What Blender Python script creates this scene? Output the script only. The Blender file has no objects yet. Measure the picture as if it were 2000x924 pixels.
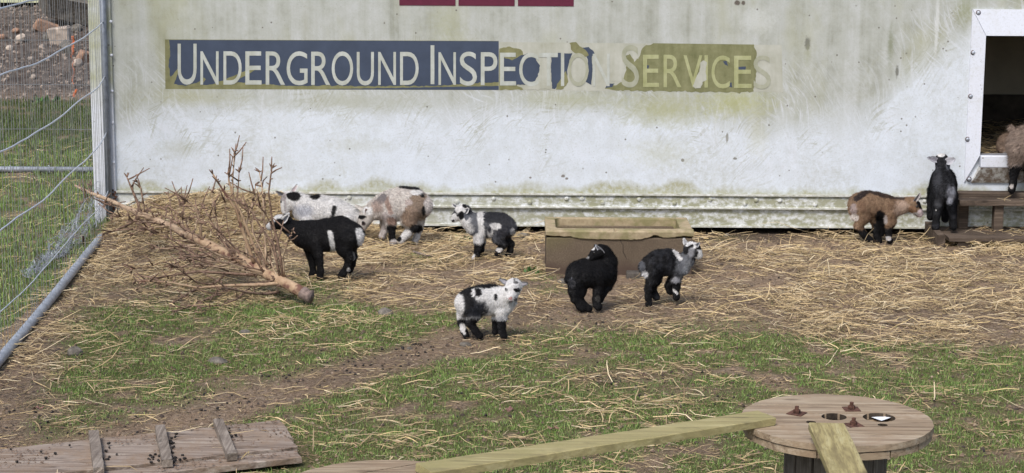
import bpy, bmesh, math, random
import numpy as np
from mathutils import Vector, Matrix
random.seed(7); rng = np.random.default_rng(7)
sc = bpy.context.scene
COL = sc.collection
# ------------------------------------------------------------------ camera
F = 3833.0
PITCH = math.radians(10.5); ROLL = math.radians(0.33)
CAMPOS = np.array([0.0, -12.0, 2.2])
cam_data = bpy.data.cameras.new('camera'); cam = bpy.data.objects.new('camera', cam_data); COL.objects.link(cam)
RM = Matrix.Rotation(math.pi/2-PITCH, 4, 'X') @ Matrix.Rotation(ROLL, 4, 'Z')
cam.matrix_world = Matrix.Translation(Vector(CAMPOS)) @ RM
cam_data.sensor_width = 36; cam_data.lens = F/2000*36; cam_data.clip_end = 2000; cam_data.clip_start = .05
sc.camera = cam
# ------------------------------------------------------------------ world, sun, exposure
SUN_EL = math.radians(52); SUN_AZ = math.radians(205)   # azimuth from north (+y), clockwise
w = bpy.data.worlds.new("World"); sc.world = w; w.use_nodes = True
nt = w.node_tree; bg = nt.nodes['Background']
sky = nt.nodes.new('ShaderNodeTexSky'); sky.sky_type = 'NISHITA'; sky.sun_disc = False
sky.sun_elevation = SUN_EL; sky.sun_rotation = SUN_AZ; sky.dust_density = 3.0; sky.air_density = 1.0; sky.ozone_density = 1.0
nt.links.new(sky.outputs[0], bg.inputs[0]); bg.inputs[1].default_value = 0.125
sd = bpy.data.lights.new('sun', 'SUN'); sun = bpy.data.objects.new('sun', sd); COL.objects.link(sun)
sd.energy = 2.2; sd.angle = math.radians(18); sd.color = (1, .965, .925)
dirv = Vector((math.sin(SUN_AZ)*math.cos(SUN_EL), math.cos(SUN_AZ)*math.cos(SUN_EL), math.sin(SUN_EL)))
sun.rotation_euler = dirv.to_track_quat('Z', 'Y').to_euler()
sc.view_settings.view_transform = 'Standard'; sc.view_settings.look = 'None'; sc.view_settings.exposure = 0.52; sc.view_settings.gamma = 1
# ------------------------------------------------------------------ projection helpers (authoring aid: pixel -> point in the place)
R3 = np.array([[RM[i][j] for j in range(3)] for i in range(3)])
def ray(px, py):
    return R3 @ np.array([(px-1000)/F, -(py-462)/F, -1.0])
def atY(px, py, y):
    d = ray(px, py); t = (y-CAMPOS[1])/d[1]; return CAMPOS + d*t
def atZ(px, py, z=0.0):
    d = ray(px, py); t = (z-CAMPOS[2])/d[2]; return CAMPOS + d*t
def proj(P):
    Q = (np.asarray(P)-CAMPOS) @ R3
    return 1000 + F*Q[..., 0]/(-Q[..., 2]), 462 - F*Q[..., 1]/(-Q[..., 2])
def scl(y):           # pixels per metre at depth y (near the ground)
    return F/((y+12)/math.cos(PITCH))
# ------------------------------------------------------------------ numpy noise
_lat = rng.random((64, 64, 64)).astype(np.float32)
def vnoise(P, f):
    P = np.asarray(P, float)*f; i = np.floor(P).astype(int); t = P-i; t = t*t*(3-2*t)
    r = 0
    for a in (0, 1):
        for b in (0, 1):
            for c in (0, 1):
                wgt = (t[..., 0] if a else 1-t[..., 0])*(t[..., 1] if b else 1-t[..., 1])*(t[..., 2] if c else 1-t[..., 2])
                r = r + wgt*_lat[(i[..., 0]+a) % 64, (i[..., 1]+b) % 64, (i[..., 2]+c) % 64]
    return r
def fbm(P, f, o=3):
    r = 0; a = .5; s = 0
    for k in range(o): r = r+a*vnoise(np.asarray(P)+k*7.3, f*2**k); s += a; a *= .5
    return r/s
def sstep(a, b, x):
    t = np.clip((x-a)/(b-a), 0, 1); return t*t*(3-2*t)
# ------------------------------------------------------------------ object helpers
def tag(o, label=None, cat=None, group=None, kind=None):
    if label: o['label'] = label
    if cat: o['category'] = cat
    if group: o['group'] = group
    if kind: o['kind'] = kind
    return o
def empty(name, loc, label, cat, group=None):
    o = bpy.data.objects.new(name, None); COL.objects.link(o); o.location = Vector([float(v) for v in loc]); o.empty_display_size = .1
    bpy.context.view_layer.update() if False else None
    return tag(o, label, cat, group)
def mkobj(name, verts, faces, mat, parent=None, smooth=False, colors=None, mats=None, midx=None):
    me = bpy.data.meshes.new(name)
    V = np.asarray(verts, dtype=np.float32)
    if isinstance(faces, np.ndarray):
        n = len(faces); k = faces.shape[1]
        me.vertices.add(len(V)); me.vertices.foreach_set('co', V.ravel())
        me.loops.add(n*k); me.loops.foreach_set('vertex_index', faces.astype(np.int32).ravel())
        me.polygons.add(n); me.polygons.foreach_set('loop_start', np.arange(0, n*k, k, dtype=np.int32))
        me.update(calc_edges=True)
    else:
        me.from_pydata([tuple(map(float, v)) for v in V], [], faces); me.update()
    if smooth: me.polygons.foreach_set('use_smooth', np.ones(len(me.polygons), dtype=bool))
    if colors is not None:
        a = me.color_attributes.new('coat', 'FLOAT_COLOR', 'POINT')
        C4 = np.ones((len(V), 4), np.float32); C4[:, :3] = colors
        a.data.foreach_set('color', C4.ravel())
    o = bpy.data.objects.new(name, me); COL.objects.link(o)
    if mats:
        for m in mats: me.materials.append(m)
        if midx is not None: me.polygons.foreach_set('material_index', np.asarray(midx, np.int32))
    else: me.materials.append(mat)
    if parent is not None:
        o.parent = parent
        # vertices are authored in world space; shift them into the parent's frame
        L = np.array(wloc(parent), np.float32)
        if np.any(L): 
            V2 = V - L; me.vertices.foreach_set('co', V2.ravel()); me.update()
    return o
def wloc(o):
    p = np.zeros(3)
    while o is not None: p = p+np.array(o.location); o = o.parent
    return p
class MB:
    def __init__(s): s.v = []; s.f = []
    def add(s, v, f):
        n = len(s.v); s.v += [tuple(map(float, p)) for p in v]; s.f += [tuple(i+n for i in q) for q in f]; return s
    def frame(s, c, ax, ay, az, hx, hy, hz):
        c = np.array(c); ax, ay, az = [np.array(a, float)/np.linalg.norm(a) for a in (ax, ay, az)]
        v = [c+ax*hx*i+ay*hy*j+az*hz*k for i in (-1, 1) for j in (-1, 1) for k in (-1, 1)]
        return s.add(v, [(0, 1, 3, 2), (4, 6, 7, 5), (0, 4, 5, 1), (2, 3, 7, 6), (0, 2, 6, 4), (1, 5, 7, 3)])
    def box(s, x0, x1, y0, y1, z0, z1):
        return s.frame(((x0+x1)/2, (y0+y1)/2, (z0+z1)/2), (1, 0, 0), (0, 1, 0), (0, 0, 1), abs(x1-x0)/2, abs(y1-y0)/2, abs(z1-z0)/2)
    def tube(s, pts, rads, n=6, caps=True):
        pts = [np.array(p, float) for p in pts]
        if not hasattr(rads, '__len__'): rads = [rads]*len(pts)
        base = len(s.v); up = np.array([0.13, .31, .94])
        for i, p in enumerate(pts):
            d = pts[min(i+1, len(pts)-1)]-pts[max(i-1, 0)]; d = d/(np.linalg.norm(d)+1e-9)
            a = np.cross(d, up)
            if np.linalg.norm(a) < .1: a = np.cross(d, [1, .2, 0])
            a /= np.linalg.norm(a); b = np.cross(d, a)
            for k in range(n):
                t = 2*math.pi*k/n; s.v.append(tuple(p+(a*math.cos(t)+b*math.sin(t))*rads[i]))
        for i in range(len(pts)-1):
            for k in range(n):
                q = base+i*n; s.f.append((q+k, q+(k+1) % n, q+n+(k+1) % n, q+n+k))
        if caps:
            s.f.append(tuple(base+k for k in range(n))[::-1]); s.f.append(tuple(base+(len(pts)-1)*n+k for k in range(n)))
        return s
    def build(s, name, mat, parent=None, smooth=False): return mkobj(name, s.v, s.f, mat, parent, smooth)
def addbevel(o, wd=.003, seg=2):
    m = o.modifiers.new('bevel', 'BEVEL'); m.width = wd; m.segments = seg; m.limit_method = 'ANGLE'; m.angle_limit = .6
    return o
def plank(name, A, B, wdir, hw, ht, mat, parent, n=14, rough=.0015, seed=0, side_j=.002):
    """board from A to B (centre of the body), with slightly uneven long edges and ends"""
    A = np.array(A, float); B = np.array(B, float); L = (B-A); ln = np.linalg.norm(L); L /= ln
    W = np.array(wdir, float); W -= L*W.dot(L); W /= np.linalg.norm(W); U = np.cross(L, W); 
    if U[2] < 0: U = -U; 
    prof = [(-1, -1), (-1, .8), (-.94, 1), (-.33, 1), (.33, 1), (.94, 1), (1, .8), (1, -1)]
    V = []; Fc = []
    r = np.random.default_rng(seed+11)
    for i in range(n+1):
        c = A+L*ln*i/n + W*r.normal(0, rough*.5)
        for (a, b) in prof:
            dl = r.normal(0, rough) if 0 < i < n else r.normal(0, rough*1.8)
            V.append(c+W*(a*hw+r.normal(0, rough*.5))+U*(b*ht+r.normal(0, rough*.35))+L*dl)
    k = len(prof)
    for i in range(n):
        for j in range(k): q = i*k; Fc.append((q+j, q+(j+1) % k, q+k+(j+1) % k, q+k+j))
    Fc.append(tuple(range(k))[::-1]); Fc.append(tuple(n*k+j for j in range(k)))
    o = mkobj(name, V, Fc, mat, parent)
    bm = bmesh.new(); bm.from_mesh(o.data); bmesh.ops.recalc_face_normals(bm, faces=bm.faces); bm.to_mesh(o.data); bm.free()
    return o
# ------------------------------------------------------------------ materials
class NT:
    def __init__(s, name, rough=.8, spec=.3, metal=0):
        s.m = bpy.data.materials.new(name); s.m.use_nodes = True; s.t = s.m.node_tree
        s.b = s.t.nodes['Principled BSDF']; s.b.inputs['Roughness'].default_value = rough
        s.b.inputs['Specular IOR Level'].default_value = spec; s.b.inputs['Metallic'].default_value = metal
        s.tc = s.t.nodes.new('ShaderNodeTexCoord'); s.geo = s.t.nodes.new('ShaderNodeNewGeometry')
        s.pos = s.geo.outputs['Position']
    def n(s, ty, **kw):
        x = s.t.nodes.new(ty)
        for k, v in kw.items(): setattr(x, k, v)
        return x
    def l(s, a, b): s.t.links.new(a, b)
    def mapping(s, scale=(1, 1, 1), rot=(0, 0, 0), src=None):
        m = s.n('ShaderNodeMapping'); m.inputs['Scale'].default_value = scale; m.inputs['Rotation'].default_value = rot
        s.l(src or s.pos, m.inputs[0]); return m.outputs[0]
    def noise(s, scale, detail=4, rough=.55, vec=None, dist=0):
        x = s.n('ShaderNodeTexNoise'); x.inputs['Scale'].default_value = scale; x.inputs['Detail'].default_value = detail
        x.inputs['Roughness'].default_value = rough; x.inputs['Distortion'].default_value = dist
        s.l(vec or s.pos, x.inputs['Vector']); return x.outputs['Fac']
    def ramp(s, fac, stops):
        x = s.n('ShaderNodeValToRGB'); el = x.color_ramp.elements
        while len(el) < len(stops): el.new(.5)
        for e, (p, c) in zip(el, stops):
            e.position = p; e.color = (c, c, c, 1) if not hasattr(c, '__len__') else (*c, 1)
        s.l(fac, x.inputs[0]); return x.outputs[0]
    def mix(s, fac, a, b, blend='MIX'):
        x = s.n('ShaderNodeMix', data_type='RGBA', blend_type=blend)
        for inp, v in ((x.inputs[0], fac), (x.inputs[6], a), (x.inputs[7], b)):
            if isinstance(v, (int, float)): inp.default_value = v
            elif isinstance(v, tuple): inp.default_value = (*v, 1)
            else: s.l(v, inp)
        return x.outputs[2]
    def math(s, op, a, b=0.0, c=None, clamp=False):
        x = s.n('ShaderNodeMath', operation=op, use_clamp=clamp)
        for i, v in enumerate((a, b) if c is None else (a, b, c)):
            if isinstance(v, (int, float)): x.inputs[i].default_value = v
            else: s.l(v, x.inputs[i])
        return x.outputs[0]
    def col(s, c):
        if isinstance(c, tuple): s.b.inputs['Base Color'].default_value = (*c, 1)
        else: s.l(c, s.b.inputs['Base Color'])
        return s
    def bump(s, h, strength=.4, dist=.004):
        x = s.n('ShaderNodeBump'); x.inputs['Strength'].default_value = strength; x.inputs['Distance'].default_value = dist
        s.l(h, x.inputs['Height']); s.l(x.outputs[0], s.b.inputs['Normal']); return s
def simple(name, c, rough=.8, var=.25, scale=30, spec=.3, metal=0, c2=None, bump=.0, vecscale=(1, 1, 1)):
    t = NT(name, rough, spec, metal); v = t.mapping(vecscale)
    c2 = c2 or tuple(x*(1-var*1.6) for x in c); c1 = tuple(min(1, x*(1+var)) for x in c)
    f = t.noise(scale, 5, .6, v); t.col(t.ramp(f, [(.3, c2), (.7, c1)]))
    if bump: t.bump(f, bump, .004)
    return t.m
def wood(name, base, dark, tint, ax='x', rough=.85, fine=1.0, stain=None):
    """weathered board: grain stretched along one axis of the board"""
    t = NT(name, rough, .2)
    if ax == 'x': v = t.mapping((2*fine, 45*fine, 45*fine)); v2 = t.mapping((5, 160, 160))
    elif ax == 'y': v = t.mapping((45*fine, 2*fine, 45*fine)); v2 = t.mapping((160, 5, 160))
    else: v = t.mapping((45*fine, 45*fine, 2*fine)); v2 = t.mapping((160, 160, 5))
    g = t.noise(1, 5, .65, v, 1.2); g2 = t.noise(1, 3, .6, v2)
    c = t.ramp(g, [(.34, dark), (.5, base), (.66, tint)])
    kv = t.n('ShaderNodeTexVoronoi'); kv.inputs['Scale'].default_value = 1; t.l(t.mapping({'x': (7, 26, 26), 'y': (26, 7, 26), 'z': (26, 26, 7)}[ax]), kv.inputs['Vector'])
    c = t.mix(t.math('MULTIPLY', t.ramp(kv.outputs['Distance'], [(.14, 1), (.30, 0)]), t.ramp(t.noise(11, 2), [(.43, 0), (.55, .9)])), c, tuple(x*.55 for x in dark))
    c = t.mix(t.ramp(g2, [(.35, .65), (.5, 0)]), c, dark)
    big = t.noise(7, 4, .6)
    c = t.mix(t.math('MULTIPLY', t.ramp(big, [(.44, 0), (.62, .8)]), t.ramp(t.noise(60, 4, .7), [(.4, .35), (.6, 1)])), c, stain or dark)
    rnd = t.n('ShaderNodeObjectInfo').outputs['Random']
    c = t.mix(t.math('MULTIPLY', rnd, .25), c, tint)
    t.col(c); t.bump(t.math('ADD', g, t.math('MULTIPLY', g2, .5)), .5, .003)
    return t.m
M = {}
M['galv'] = simple('galvanised_steel', (.36, .39, .44), .5, .18, 25, .5, .35, bump=.1)
M['post'] = simple('dull_galvanised_post', (.20, .225, .265), .5, .18, 25, .5, .3, bump=.1)
M['wire'] = simple('fence_wire', (.24, .25, .26), .5, .2, 40, .5, .3)
M['wire_light'] = simple('bright_wire', (.55, .59, .66), .45, .1, 40, .5, .3)
M['rust'] = simple('rusty_iron', (.10, .05, .036), .9, .5, 60, .2, bump=.5)
M['black'] = simple('under_shed_shade', (.012, .012, .012), .9, .1)  # black that paints the shade beneath the shed
M['redblock'] = simple('maroon_print', (.105, .016, .038), .45, .08, 20)
M['blue'] = simple('blue_vinyl', (.050, .066, .103), .42, .10, 9)
M['paper'] = simple('white_paper', (.75, .78, .82), .7, .05)
M['orange'] = simple('orange_twine', (.62, .17, .06), .9, .25, 90)
M['stone'] = simple('grey_stone', (.145, .13, .11), .9, .4, 30, bump=.6)
M['palestone'] = simple('pale_broken_stone', (.42, .35, .29), .9, .3, 18, bump=.6)
M['brick'] = simple('broken_brick', (.33, .205, .14), .9, .3, 25, bump=.5)
M['dung'] = simple('dark_dropping', (.022, .018, .016), .6, .5, 60)
M['leaf'] = simple('dry_leaf', (.20, .11, .09), .8, .4, 60)
M['deadwood'] = simple('old_stick', (.20, .16, .14), .9, .4, 50, bump=.5)
M['w_path'] = wood('walkway_board', (.245, .195, .16), (.125, .092, .07), (.34, .295, .25), 'x', fine=.7, stain=(.21, .145, .095))
M['w_batten'] = wood('grey_batten_wood', (.21, .175, .145), (.10, .08, .065), (.30, .26, .22), 'y')
M['w_green'] = wood('algae_green_plank', (.28, .24, .108), (.17, .14, .068), (.37, .33, .18), 'x', fine=.5, stain=(.21, .19, .075))
M['w_green_y'] = wood('algae_green_plank_ramp', (.28, .235, .108), (.14, .11, .055), (.37, .33, .18), 'y', fine=.5, stain=(.18, .15, .07))
M['w_drum'] = wood('drum_board', (.30, .232, .155), (.12, .078, .048), (.41, .345, .265), 'x', fine=.55, stain=(.24, .165, .10))
M['hole_shade'] = simple('shaded_hole_wall', (.045, .034, .024), .95, .4, 30)  # shade inside the drum holes, painted as a dark wood colour
M['w_stave'] = wood('drum_stave', (.14, .125, .11), (.065, .055, .047), (.22, .20, .18), 'z')
M['w_pallet'] = wood('dirty_pallet_board', (.085, .063, .047), (.035, .026, .02), (.15, .115, .088), 'x', fine=.7)
# tree wood: chewed, bark stripped off in patches
t = NT('debarked_wood', .75, .3); f = t.noise(26, 4, .6); f2 = t.noise(9, 3, .6)
c = t.ramp(f, [(.3, (.25, .155, .095)), (.65, (.43, .31, .20))]); c = t.mix(t.ramp(f2, [(.54, 0), (.62, 1)]), c, (.14, .07, .05)); t.col(c); t.bump(f, .5, .004); M['treewood'] = t.m
t = NT('tree_top_wood', .75, .3); f = t.noise(30, 4, .6); t.col(t.ramp(f, [(.3, (.25, .165, .11)), (.65, (.46, .345, .235))])); t.bump(f, .4, .003); M['twiglight'] = t.m
M['twig'] = simple('twig_bark', (.215, .14, .10), .85, .45, 45, bump=.3)
M['buttend'] = simple('sawn_end', (.20, .15, .13), .9, .3, 60, bump=.4)
# attribute material (fur, straw, grass)
def attrmat(name, rough, spec, var, scale, trans=False, sheen=0):
    t = NT(name, rough, spec); a = t.n('ShaderNodeAttribute', attribute_name='coat')
    f = t.noise(scale, 3, .6); c = t.mix(t.math('MULTIPLY', t.ramp(f, [(.3, 1.0), (.7, 0)]), var), a.outputs['Color'], (.0, .0, .0))
    t.col(c)
    if sheen: t.b.inputs['Sheen Weight'].default_value = sheen; t.b.inputs['Sheen Roughness'].default_value = .5
    return t
t = attrmat('goat_coat', .85, .12, .45, 55); f = t.noise(1, 4, .7, t.mapping((70, 70, 160))); t.bump(f, .7, .006); M['coat'] = t.m
M['fur'] = attrmat('goat_fur', .55, .18, .1, 40).m
M['straw'] = attrmat('straw_stalks', .6, .35, .1, 40).m
M['grass'] = attrmat('grass_blades', .6, .3, .1, 40).m
M['eye'] = simple('dark_eye', (.008, .007, .006), .15, .1, 10, .6)
# ground: soil with blended turf tint from the painted attribute
t = NT('soil_and_turf', .95, .15); a = t.n('ShaderNodeAttribute', attribute_name='coat')
sp = t.n('ShaderNodeSeparateColor'); t.l(a.outputs['Color'], sp.inputs[0])
f1 = t.noise(60, 6, .7); f2 = t.noise(6, 5, .65); f3 = t.noise(220, 4, .7)
soil = t.ramp(f1, [(.32, (.070, .050, .036)), (.5, (.185, .138, .098)), (.68, (.34, .265, .195))])
soil = t.mix(t.ramp(f2, [(.4, 0), (.65, .5)]), soil, (.30, .205, .13))
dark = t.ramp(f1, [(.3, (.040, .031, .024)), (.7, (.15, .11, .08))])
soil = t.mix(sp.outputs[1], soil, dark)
turf = t.ramp(f3, [(.3, (.055, .055, .022)), (.7, (.15, .15, .06))])
c = t.mix(sp.outputs[0], soil, turf)
gravel = t.ramp(t.math('ADD', t.math('MULTIPLY', f3, .5), t.math('MULTIPLY', f2, .5)), [(.40, (.04, .031, .026)), (.52, (.10, .08, .068)), (.66, (.30, .245, .205))])
c = t.mix(sp.outputs[2], c, gravel)
t.col(c); t.bump(t.math('ADD', f1, t.math('MULTIPLY', f3, .6)), .9, .012); M['ground'] = t.m
# stoneware trough
t = NT('stoneware_face', .9, .15); f = t.noise(160, 4, .7); f2 = t.noise(7, 4, .6)
c = t.ramp(f, [(.3, (.085, .064, .045)), (.6, (.14, .108, .077)), (.8, (.29, .245, .19))])
sx = t.n('ShaderNodeSeparateXYZ'); t.l(t.pos, sx.inputs[0])
moss = t.math('MULTIPLY', t.ramp(t.math('SUBTRACT', sx.outputs[2], t.math('MULTIPLY', t.math('SUBTRACT', sx.outputs[0], .2), .35)), [(.10, 0), (.26, 1)]), t.ramp(f2, [(.35, 0), (.55, 1)]))
c = t.mix(t.math('MULTIPLY', moss, .75), c, (.155, .14, .06))
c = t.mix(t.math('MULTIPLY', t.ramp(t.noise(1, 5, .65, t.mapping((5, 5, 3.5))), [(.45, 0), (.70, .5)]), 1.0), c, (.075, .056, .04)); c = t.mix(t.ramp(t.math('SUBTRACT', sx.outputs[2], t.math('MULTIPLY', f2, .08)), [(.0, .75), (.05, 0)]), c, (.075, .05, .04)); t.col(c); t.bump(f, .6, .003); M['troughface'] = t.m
t = NT('stoneware_rim', .8, .2); f = t.noise(40, 5, .65); f2 = t.noise(9, 4, .6)
c = t.ramp(f, [(.3, (.25, .195, .12)), (.7, (.39, .32, .21))]); c = t.mix(t.ramp(f2, [(.44, 0), (.60, .75)]), c, (.17, .16, .07)); t.col(c); t.bump(f, .5, .003); M['rim'] = t.m
t = NT('trough_inside', .75, .25); f = t.noise(8, 4, .6); t.col(t.ramp(f, [(.35, (.17, .13, .055)), (.65, (.31, .245, .12))])); M['trin'] = t.m
# ---- weathered white trailer skin
def skin(name, kind):
    t = NT(name, .42, .35); sx = t.n('ShaderNodeSeparateXYZ'); t.l(t.pos, sx.inputs[0]); X, Z = sx.outputs[0], sx.outputs[2]
    warp = t.noise(2.2, 5, .6); fine = t.noise(34, 5, .7); med = t.noise(9, 5, .65)
    streak = t.noise(1, 4, .6, t.mapping((9, 1, .55))); streak2 = t.noise(1, 5, .65, t.mapping((34, 1, 1.6)))
    white = t.mix(t.ramp(med, [(.4, 0), (.8, 1)]), (.62, .67, .735), (.52, .56, .60))
    greyg = t.ramp(t.math('ADD', t.math('MULTIPLY', streak, .40), t.math('ADD', t.math('MULTIPLY', streak2, .18), t.math('MULTIPLY', med, .42))), [(.36, (.245, .252, .20)), (.48, (.36, .372, .33)), (.60, (.435, .45, .43))])
    olive = (.27, .265, .13)
    if kind == 'wall':
        cv = t.n('ShaderNodeFloatCurve'); c0 = cv.mapping.curves[0]
        pts = [(0, .60), (.10, .66), (.25, .71), (.40, .68), (.50, .66), (.62, .62), (.72, .60), (.82, .66), (.86, .86), (.93, 1.12), (1, 1.25)]
        c0.points[0].location = (0, pts[0][1]/1.5); c0.points[1].location = (1, pts[-1][1]/1.5)
        for p in pts[1:-1]: c0.points.new(p[0], p[1]/1.5)
        cv.mapping.update()
        t.l(t.math('DIVIDE', t.math('ADD', X, 2.5), 5.7), cv.inputs['Value'])
        bd = t.math('MULTIPLY', cv.outputs[0], 1.5)
        d = t.math('SUBTRACT', Z, bd); d = t.math('ADD', d, t.math('MULTIPLY', t.math('SUBTRACT', warp, .5), .50))
        dirt = t.ramp(d, [(0, .0), (.02, .25), (.22, .92)]);
        # the ramp clamps below zero, keep a faint veil below the boundary
        veil = t.math('MULTIPLY', t.math('MULTIPLY', t.ramp(t.noise(1.7, 5, .7), [(.42, 0), (.66, 1)]), t.ramp(fine, [(.38, .1), (.62, 1)])), .55)
        dirt = t.math('MAXIMUM', dirt, veil)
        c = t.mix(dirt, white, greyg)
        # olive algae blooms
        al = t.math('MULTIPLY', t.ramp(t.noise(1, 4, .6, t.mapping((2.6, 1, 1.1))), [(.50, 0), (.72, 1)]), t.math('MULTIPLY', dirt, .55))
        c = t.mix(al, c, (.33, .33, .17))
        band = t.math('SUBTRACT', t.math('ADD', .315, t.math('MULTIPLY', t.math('SUBTRACT', t.noise(1, 4, .6, t.mapping((3.2, 1, 2))), .5), .28)), Z)
        c = t.mix(t.math('MULTIPLY', t.ramp(band, [(0, 0), (.05, .85)]), t.ramp(fine, [(.35, .45), (.6, 1)])), c, (.30, .29, .155))
        # scuff marks: thin curling lines of two scales, rubbed clean
        def hatch(ang, sx_, sz_, lo, hi, src=None):   # long thin scratches in one direction
            v_ = t.mapping((1, 1, 1), (0, ang, 0), src); v_ = t.mapping((sx_, 1, sz_), (0, 0, 0), v_); return t.ramp(t.noise(1, 3, .6, v_, .25), [(lo, 0), (hi, 1)])
        wv = t.n('ShaderNodeVectorMath', operation='ADD'); nz_ = t.n('ShaderNodeTexNoise'); nz_.inputs['Scale'].default_value = 1.6; nz_.inputs['Detail'].default_value = 1; t.l(t.pos, nz_.inputs['Vector'])
        sc3 = t.n('ShaderNodeVectorMath', operation='SCALE'); t.l(nz_.outputs['Color'], sc3.inputs[0]); sc3.inputs['Scale'].default_value = .4; t.l(t.pos, wv.inputs[0]); t.l(sc3.outputs[0], wv.inputs[1]); wp_ = wv.outputs[0]
        h1 = hatch(.9, 5, 75, .54, .63, wp_); h2 = hatch(-.8, 6, 80, .55, .64, wp_); h3 = hatch(.2, 7, 75, .56, .65, wp_); h4 = hatch(-1.3, 5, 65, .54, .63, wp_)
        area = t.math('MULTIPLY', t.ramp(t.math('ADD', d, .45), [(.10, 0), (.38, 1), (.75, .75), (1, .10)]), t.ramp(t.noise(2.6, 3), [(.36, .15), (.58, 1)]))
        c = t.mix(t.math('MULTIPLY', t.math('MULTIPLY', t.math('MAXIMUM', h1, h3), t.ramp(t.noise(3.1, 3), [(.42, 0), (.6, 1)])), t.math('MULTIPLY', area, .8)), c, (.30, .305, .225))
        c = t.mix(t.math('MULTIPLY', t.math('MAXIMUM', h2, h4), t.math('MULTIPLY', area, .55)), c, (.62, .65, .71))
        def stain(c, px_, py_, rx, rz, colr, st, sharp=.5):
            p_ = atY(px_, py_, 0); dx = t.math('DIVIDE', t.math('SUBTRACT', X, float(p_[0])), rx/314); dz = t.math('DIVIDE', t.math('SUBTRACT', Z, float(p_[2])), rz/314)
            r2 = t.math('SQRT', t.math('ADD', t.math('MULTIPLY', dx, dx), t.math('MULTIPLY', dz, dz))); q_ = t.math('ADD', t.math('SUBTRACT', 1.0, r2), t.math('MULTIPLY', t.math('SUBTRACT', fine, .5), 1.6))
            return t.mix(t.math('MULTIPLY', t.ramp(q_, [(0, 0), (sharp, 1)]), st), c, colr)
        for a_ in ((1300, 215, 120, 45, (.33, .335, .17), .75, .9), (1440, 200, 90, 40, (.36, .37, .16), .7, .9), (1120, 195, 140, 26, (.34, .35, .22), .6, .9), (1290, 300, 90, 40, (.42, .43, .30), .35, .9), (380, 190, 120, 22, (.35, .35, .22), .6, .9), (680, 200, 260, 28, (.33, .335, .25), .55, .9),
                   (905, 120, 60, 70, (.30, .31, .19), .5, .9), (868, 40, 40, 60, (.32, .33, .2), .5, .9), (1885, 20, 24, 40, (.22, .24, .12), .6, .8), (1740, 90, 8, 50, (.18, .20, .12), .7, .8), (1752, 140, 4, 14, (.10, .10, .08), .8, .5), (1577, 85, 7, 16, (.10, .10, .09), .8, .5), (1578, 105, 9, 34, (.25, .26, .15), .5, .9), (1830, 50, 5, 70, (.60, .62, .62), .6, .5),
                   (596, 55, 8, 60, (.28, .28, .2), .4, .9), (400, 60, 14, 60, (.30, .31, .24), .4, .9), (1480, 40, 40, 30, (.52, .54, .52), .6, .6), (1610, 170, 10, 30, (.26, .27, .19), .4, .8), (1440, 5, 6, 6, (.08, .06, .05), .9, .4), (1452, 6, 4, 5, (.08, .06, .05), .9, .4), (350, 290, 60, 24, (.36, .37, .28), .45, .9), (700, 285, 90, 20, (.40, .41, .33), .35, .9),
                   (1480, 260, 30, 60, (.42, .42, .28), .4, .9), (1100, 344, 4, 3.5, (.16, .14, .12), .9, .3), (1107, 349, 3.5, 3, (.16, .14, .12), .9, .3), (1333, 313, 3.5, 4, (.16, .15, .11), .8, .3), (1420, 268, 3, 12, (.16, .15, .11), .7, .3), (1036, 347, 3, 2.5, (.16, .14, .12), .9, .3), (1436, 310, 4, 2.5, (.14, .13, .1), .8, .3)):
            c = stain(c, *a_)
    elif kind == 'skirt':
        g = t.noise(1, 6, .7, t.mapping((11, 1, 26))); dirt = t.ramp(t.math('ADD', t.math('MULTIPLY', g, .6), t.math('MULTIPLY', fine, .4)), [(.43, 0), (.54, 1)])
        side = t.ramp(t.math('DIVIDE', t.math('ADD', X, 2.5), 5), [(0, .45), (.3, .6), (.62, 1), (.95, .9)])
        c = t.mix(t.math('MULTIPLY', t.math('MULTIPLY', dirt, side), .92), (.60, .62, .62), (.245, .245, .145))
        c = t.mix(t.math('MULTIPLY', t.ramp(Z, [(.055, 1), (.13, 0)]), .0), c, (.1, .08, .06))
    else:
        c = t.mix(t.ramp(med, [(.5, 0), (.8, .5)]), (.60, .63, .70), (.45, .45, .42))
        if kind == 'sill':
            c = t.mix(t.ramp(t.math('ADD', t.math('MULTIPLY', fine, .5), t.math('MULTIPLY', med, .5)), [(.44, 0), (.56, 1)]), (.50, .50, .48), (.16, .12, .09))
        if kind == 'post':
            c = t.mix(t.math('MULTIPLY', t.ramp(Z, [(.75, .1), (.95, .9)]), t.ramp(med, [(.3, .4), (.6, 1)])), c, (.35, .36, .22))
    # dark specks and chips
    vo = t.n('ShaderNodeTexVoronoi'); vo.inputs['Scale'].default_value = 16; t.l(t.pos, vo.inputs['Vector'])
    spk = t.math('MULTIPLY', t.ramp(vo.outputs['Distance'], [(.07, 1), (.11, 0)]), t.ramp(t.noise(5, 2), [(.50, 0), (.53, 1)]))
    c = t.mix(t.math('MULTIPLY', spk, .85), c, (.13, .12, .10))
    vo2 = t.n('ShaderNodeTexVoronoi'); vo2.inputs['Scale'].default_value = 55; t.l(t.pos, vo2.inputs['Vector'])
    spk2 = t.math('MULTIPLY', t.ramp(vo2.outputs['Distance'], [(.08, 1), (.16, 0)]), t.ramp(t.noise(11, 2), [(.54, 0), (.58, 1)]))
    c = t.mix(t.math('MULTIPLY', spk2, .55), c, (.22, .22, .16))
    c = t.mix(t.math('MULTIPLY', t.ramp(t.noise(90, 4, .7), [(.3, 1), (.5, 0)]), .28), c, (.26, .26, .20))
    t.col(c); t.bump(fine, .15, .002)
    t.l(t.ramp(med, [(.3, .35), (.7, .6)]), t.b.inputs['Roughness'])
    return t.m
M['wall'] = skin('weathered_white_panel', 'wall'); M['skirt'] = skin('mossy_skirt_rail', 'skirt')
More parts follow.
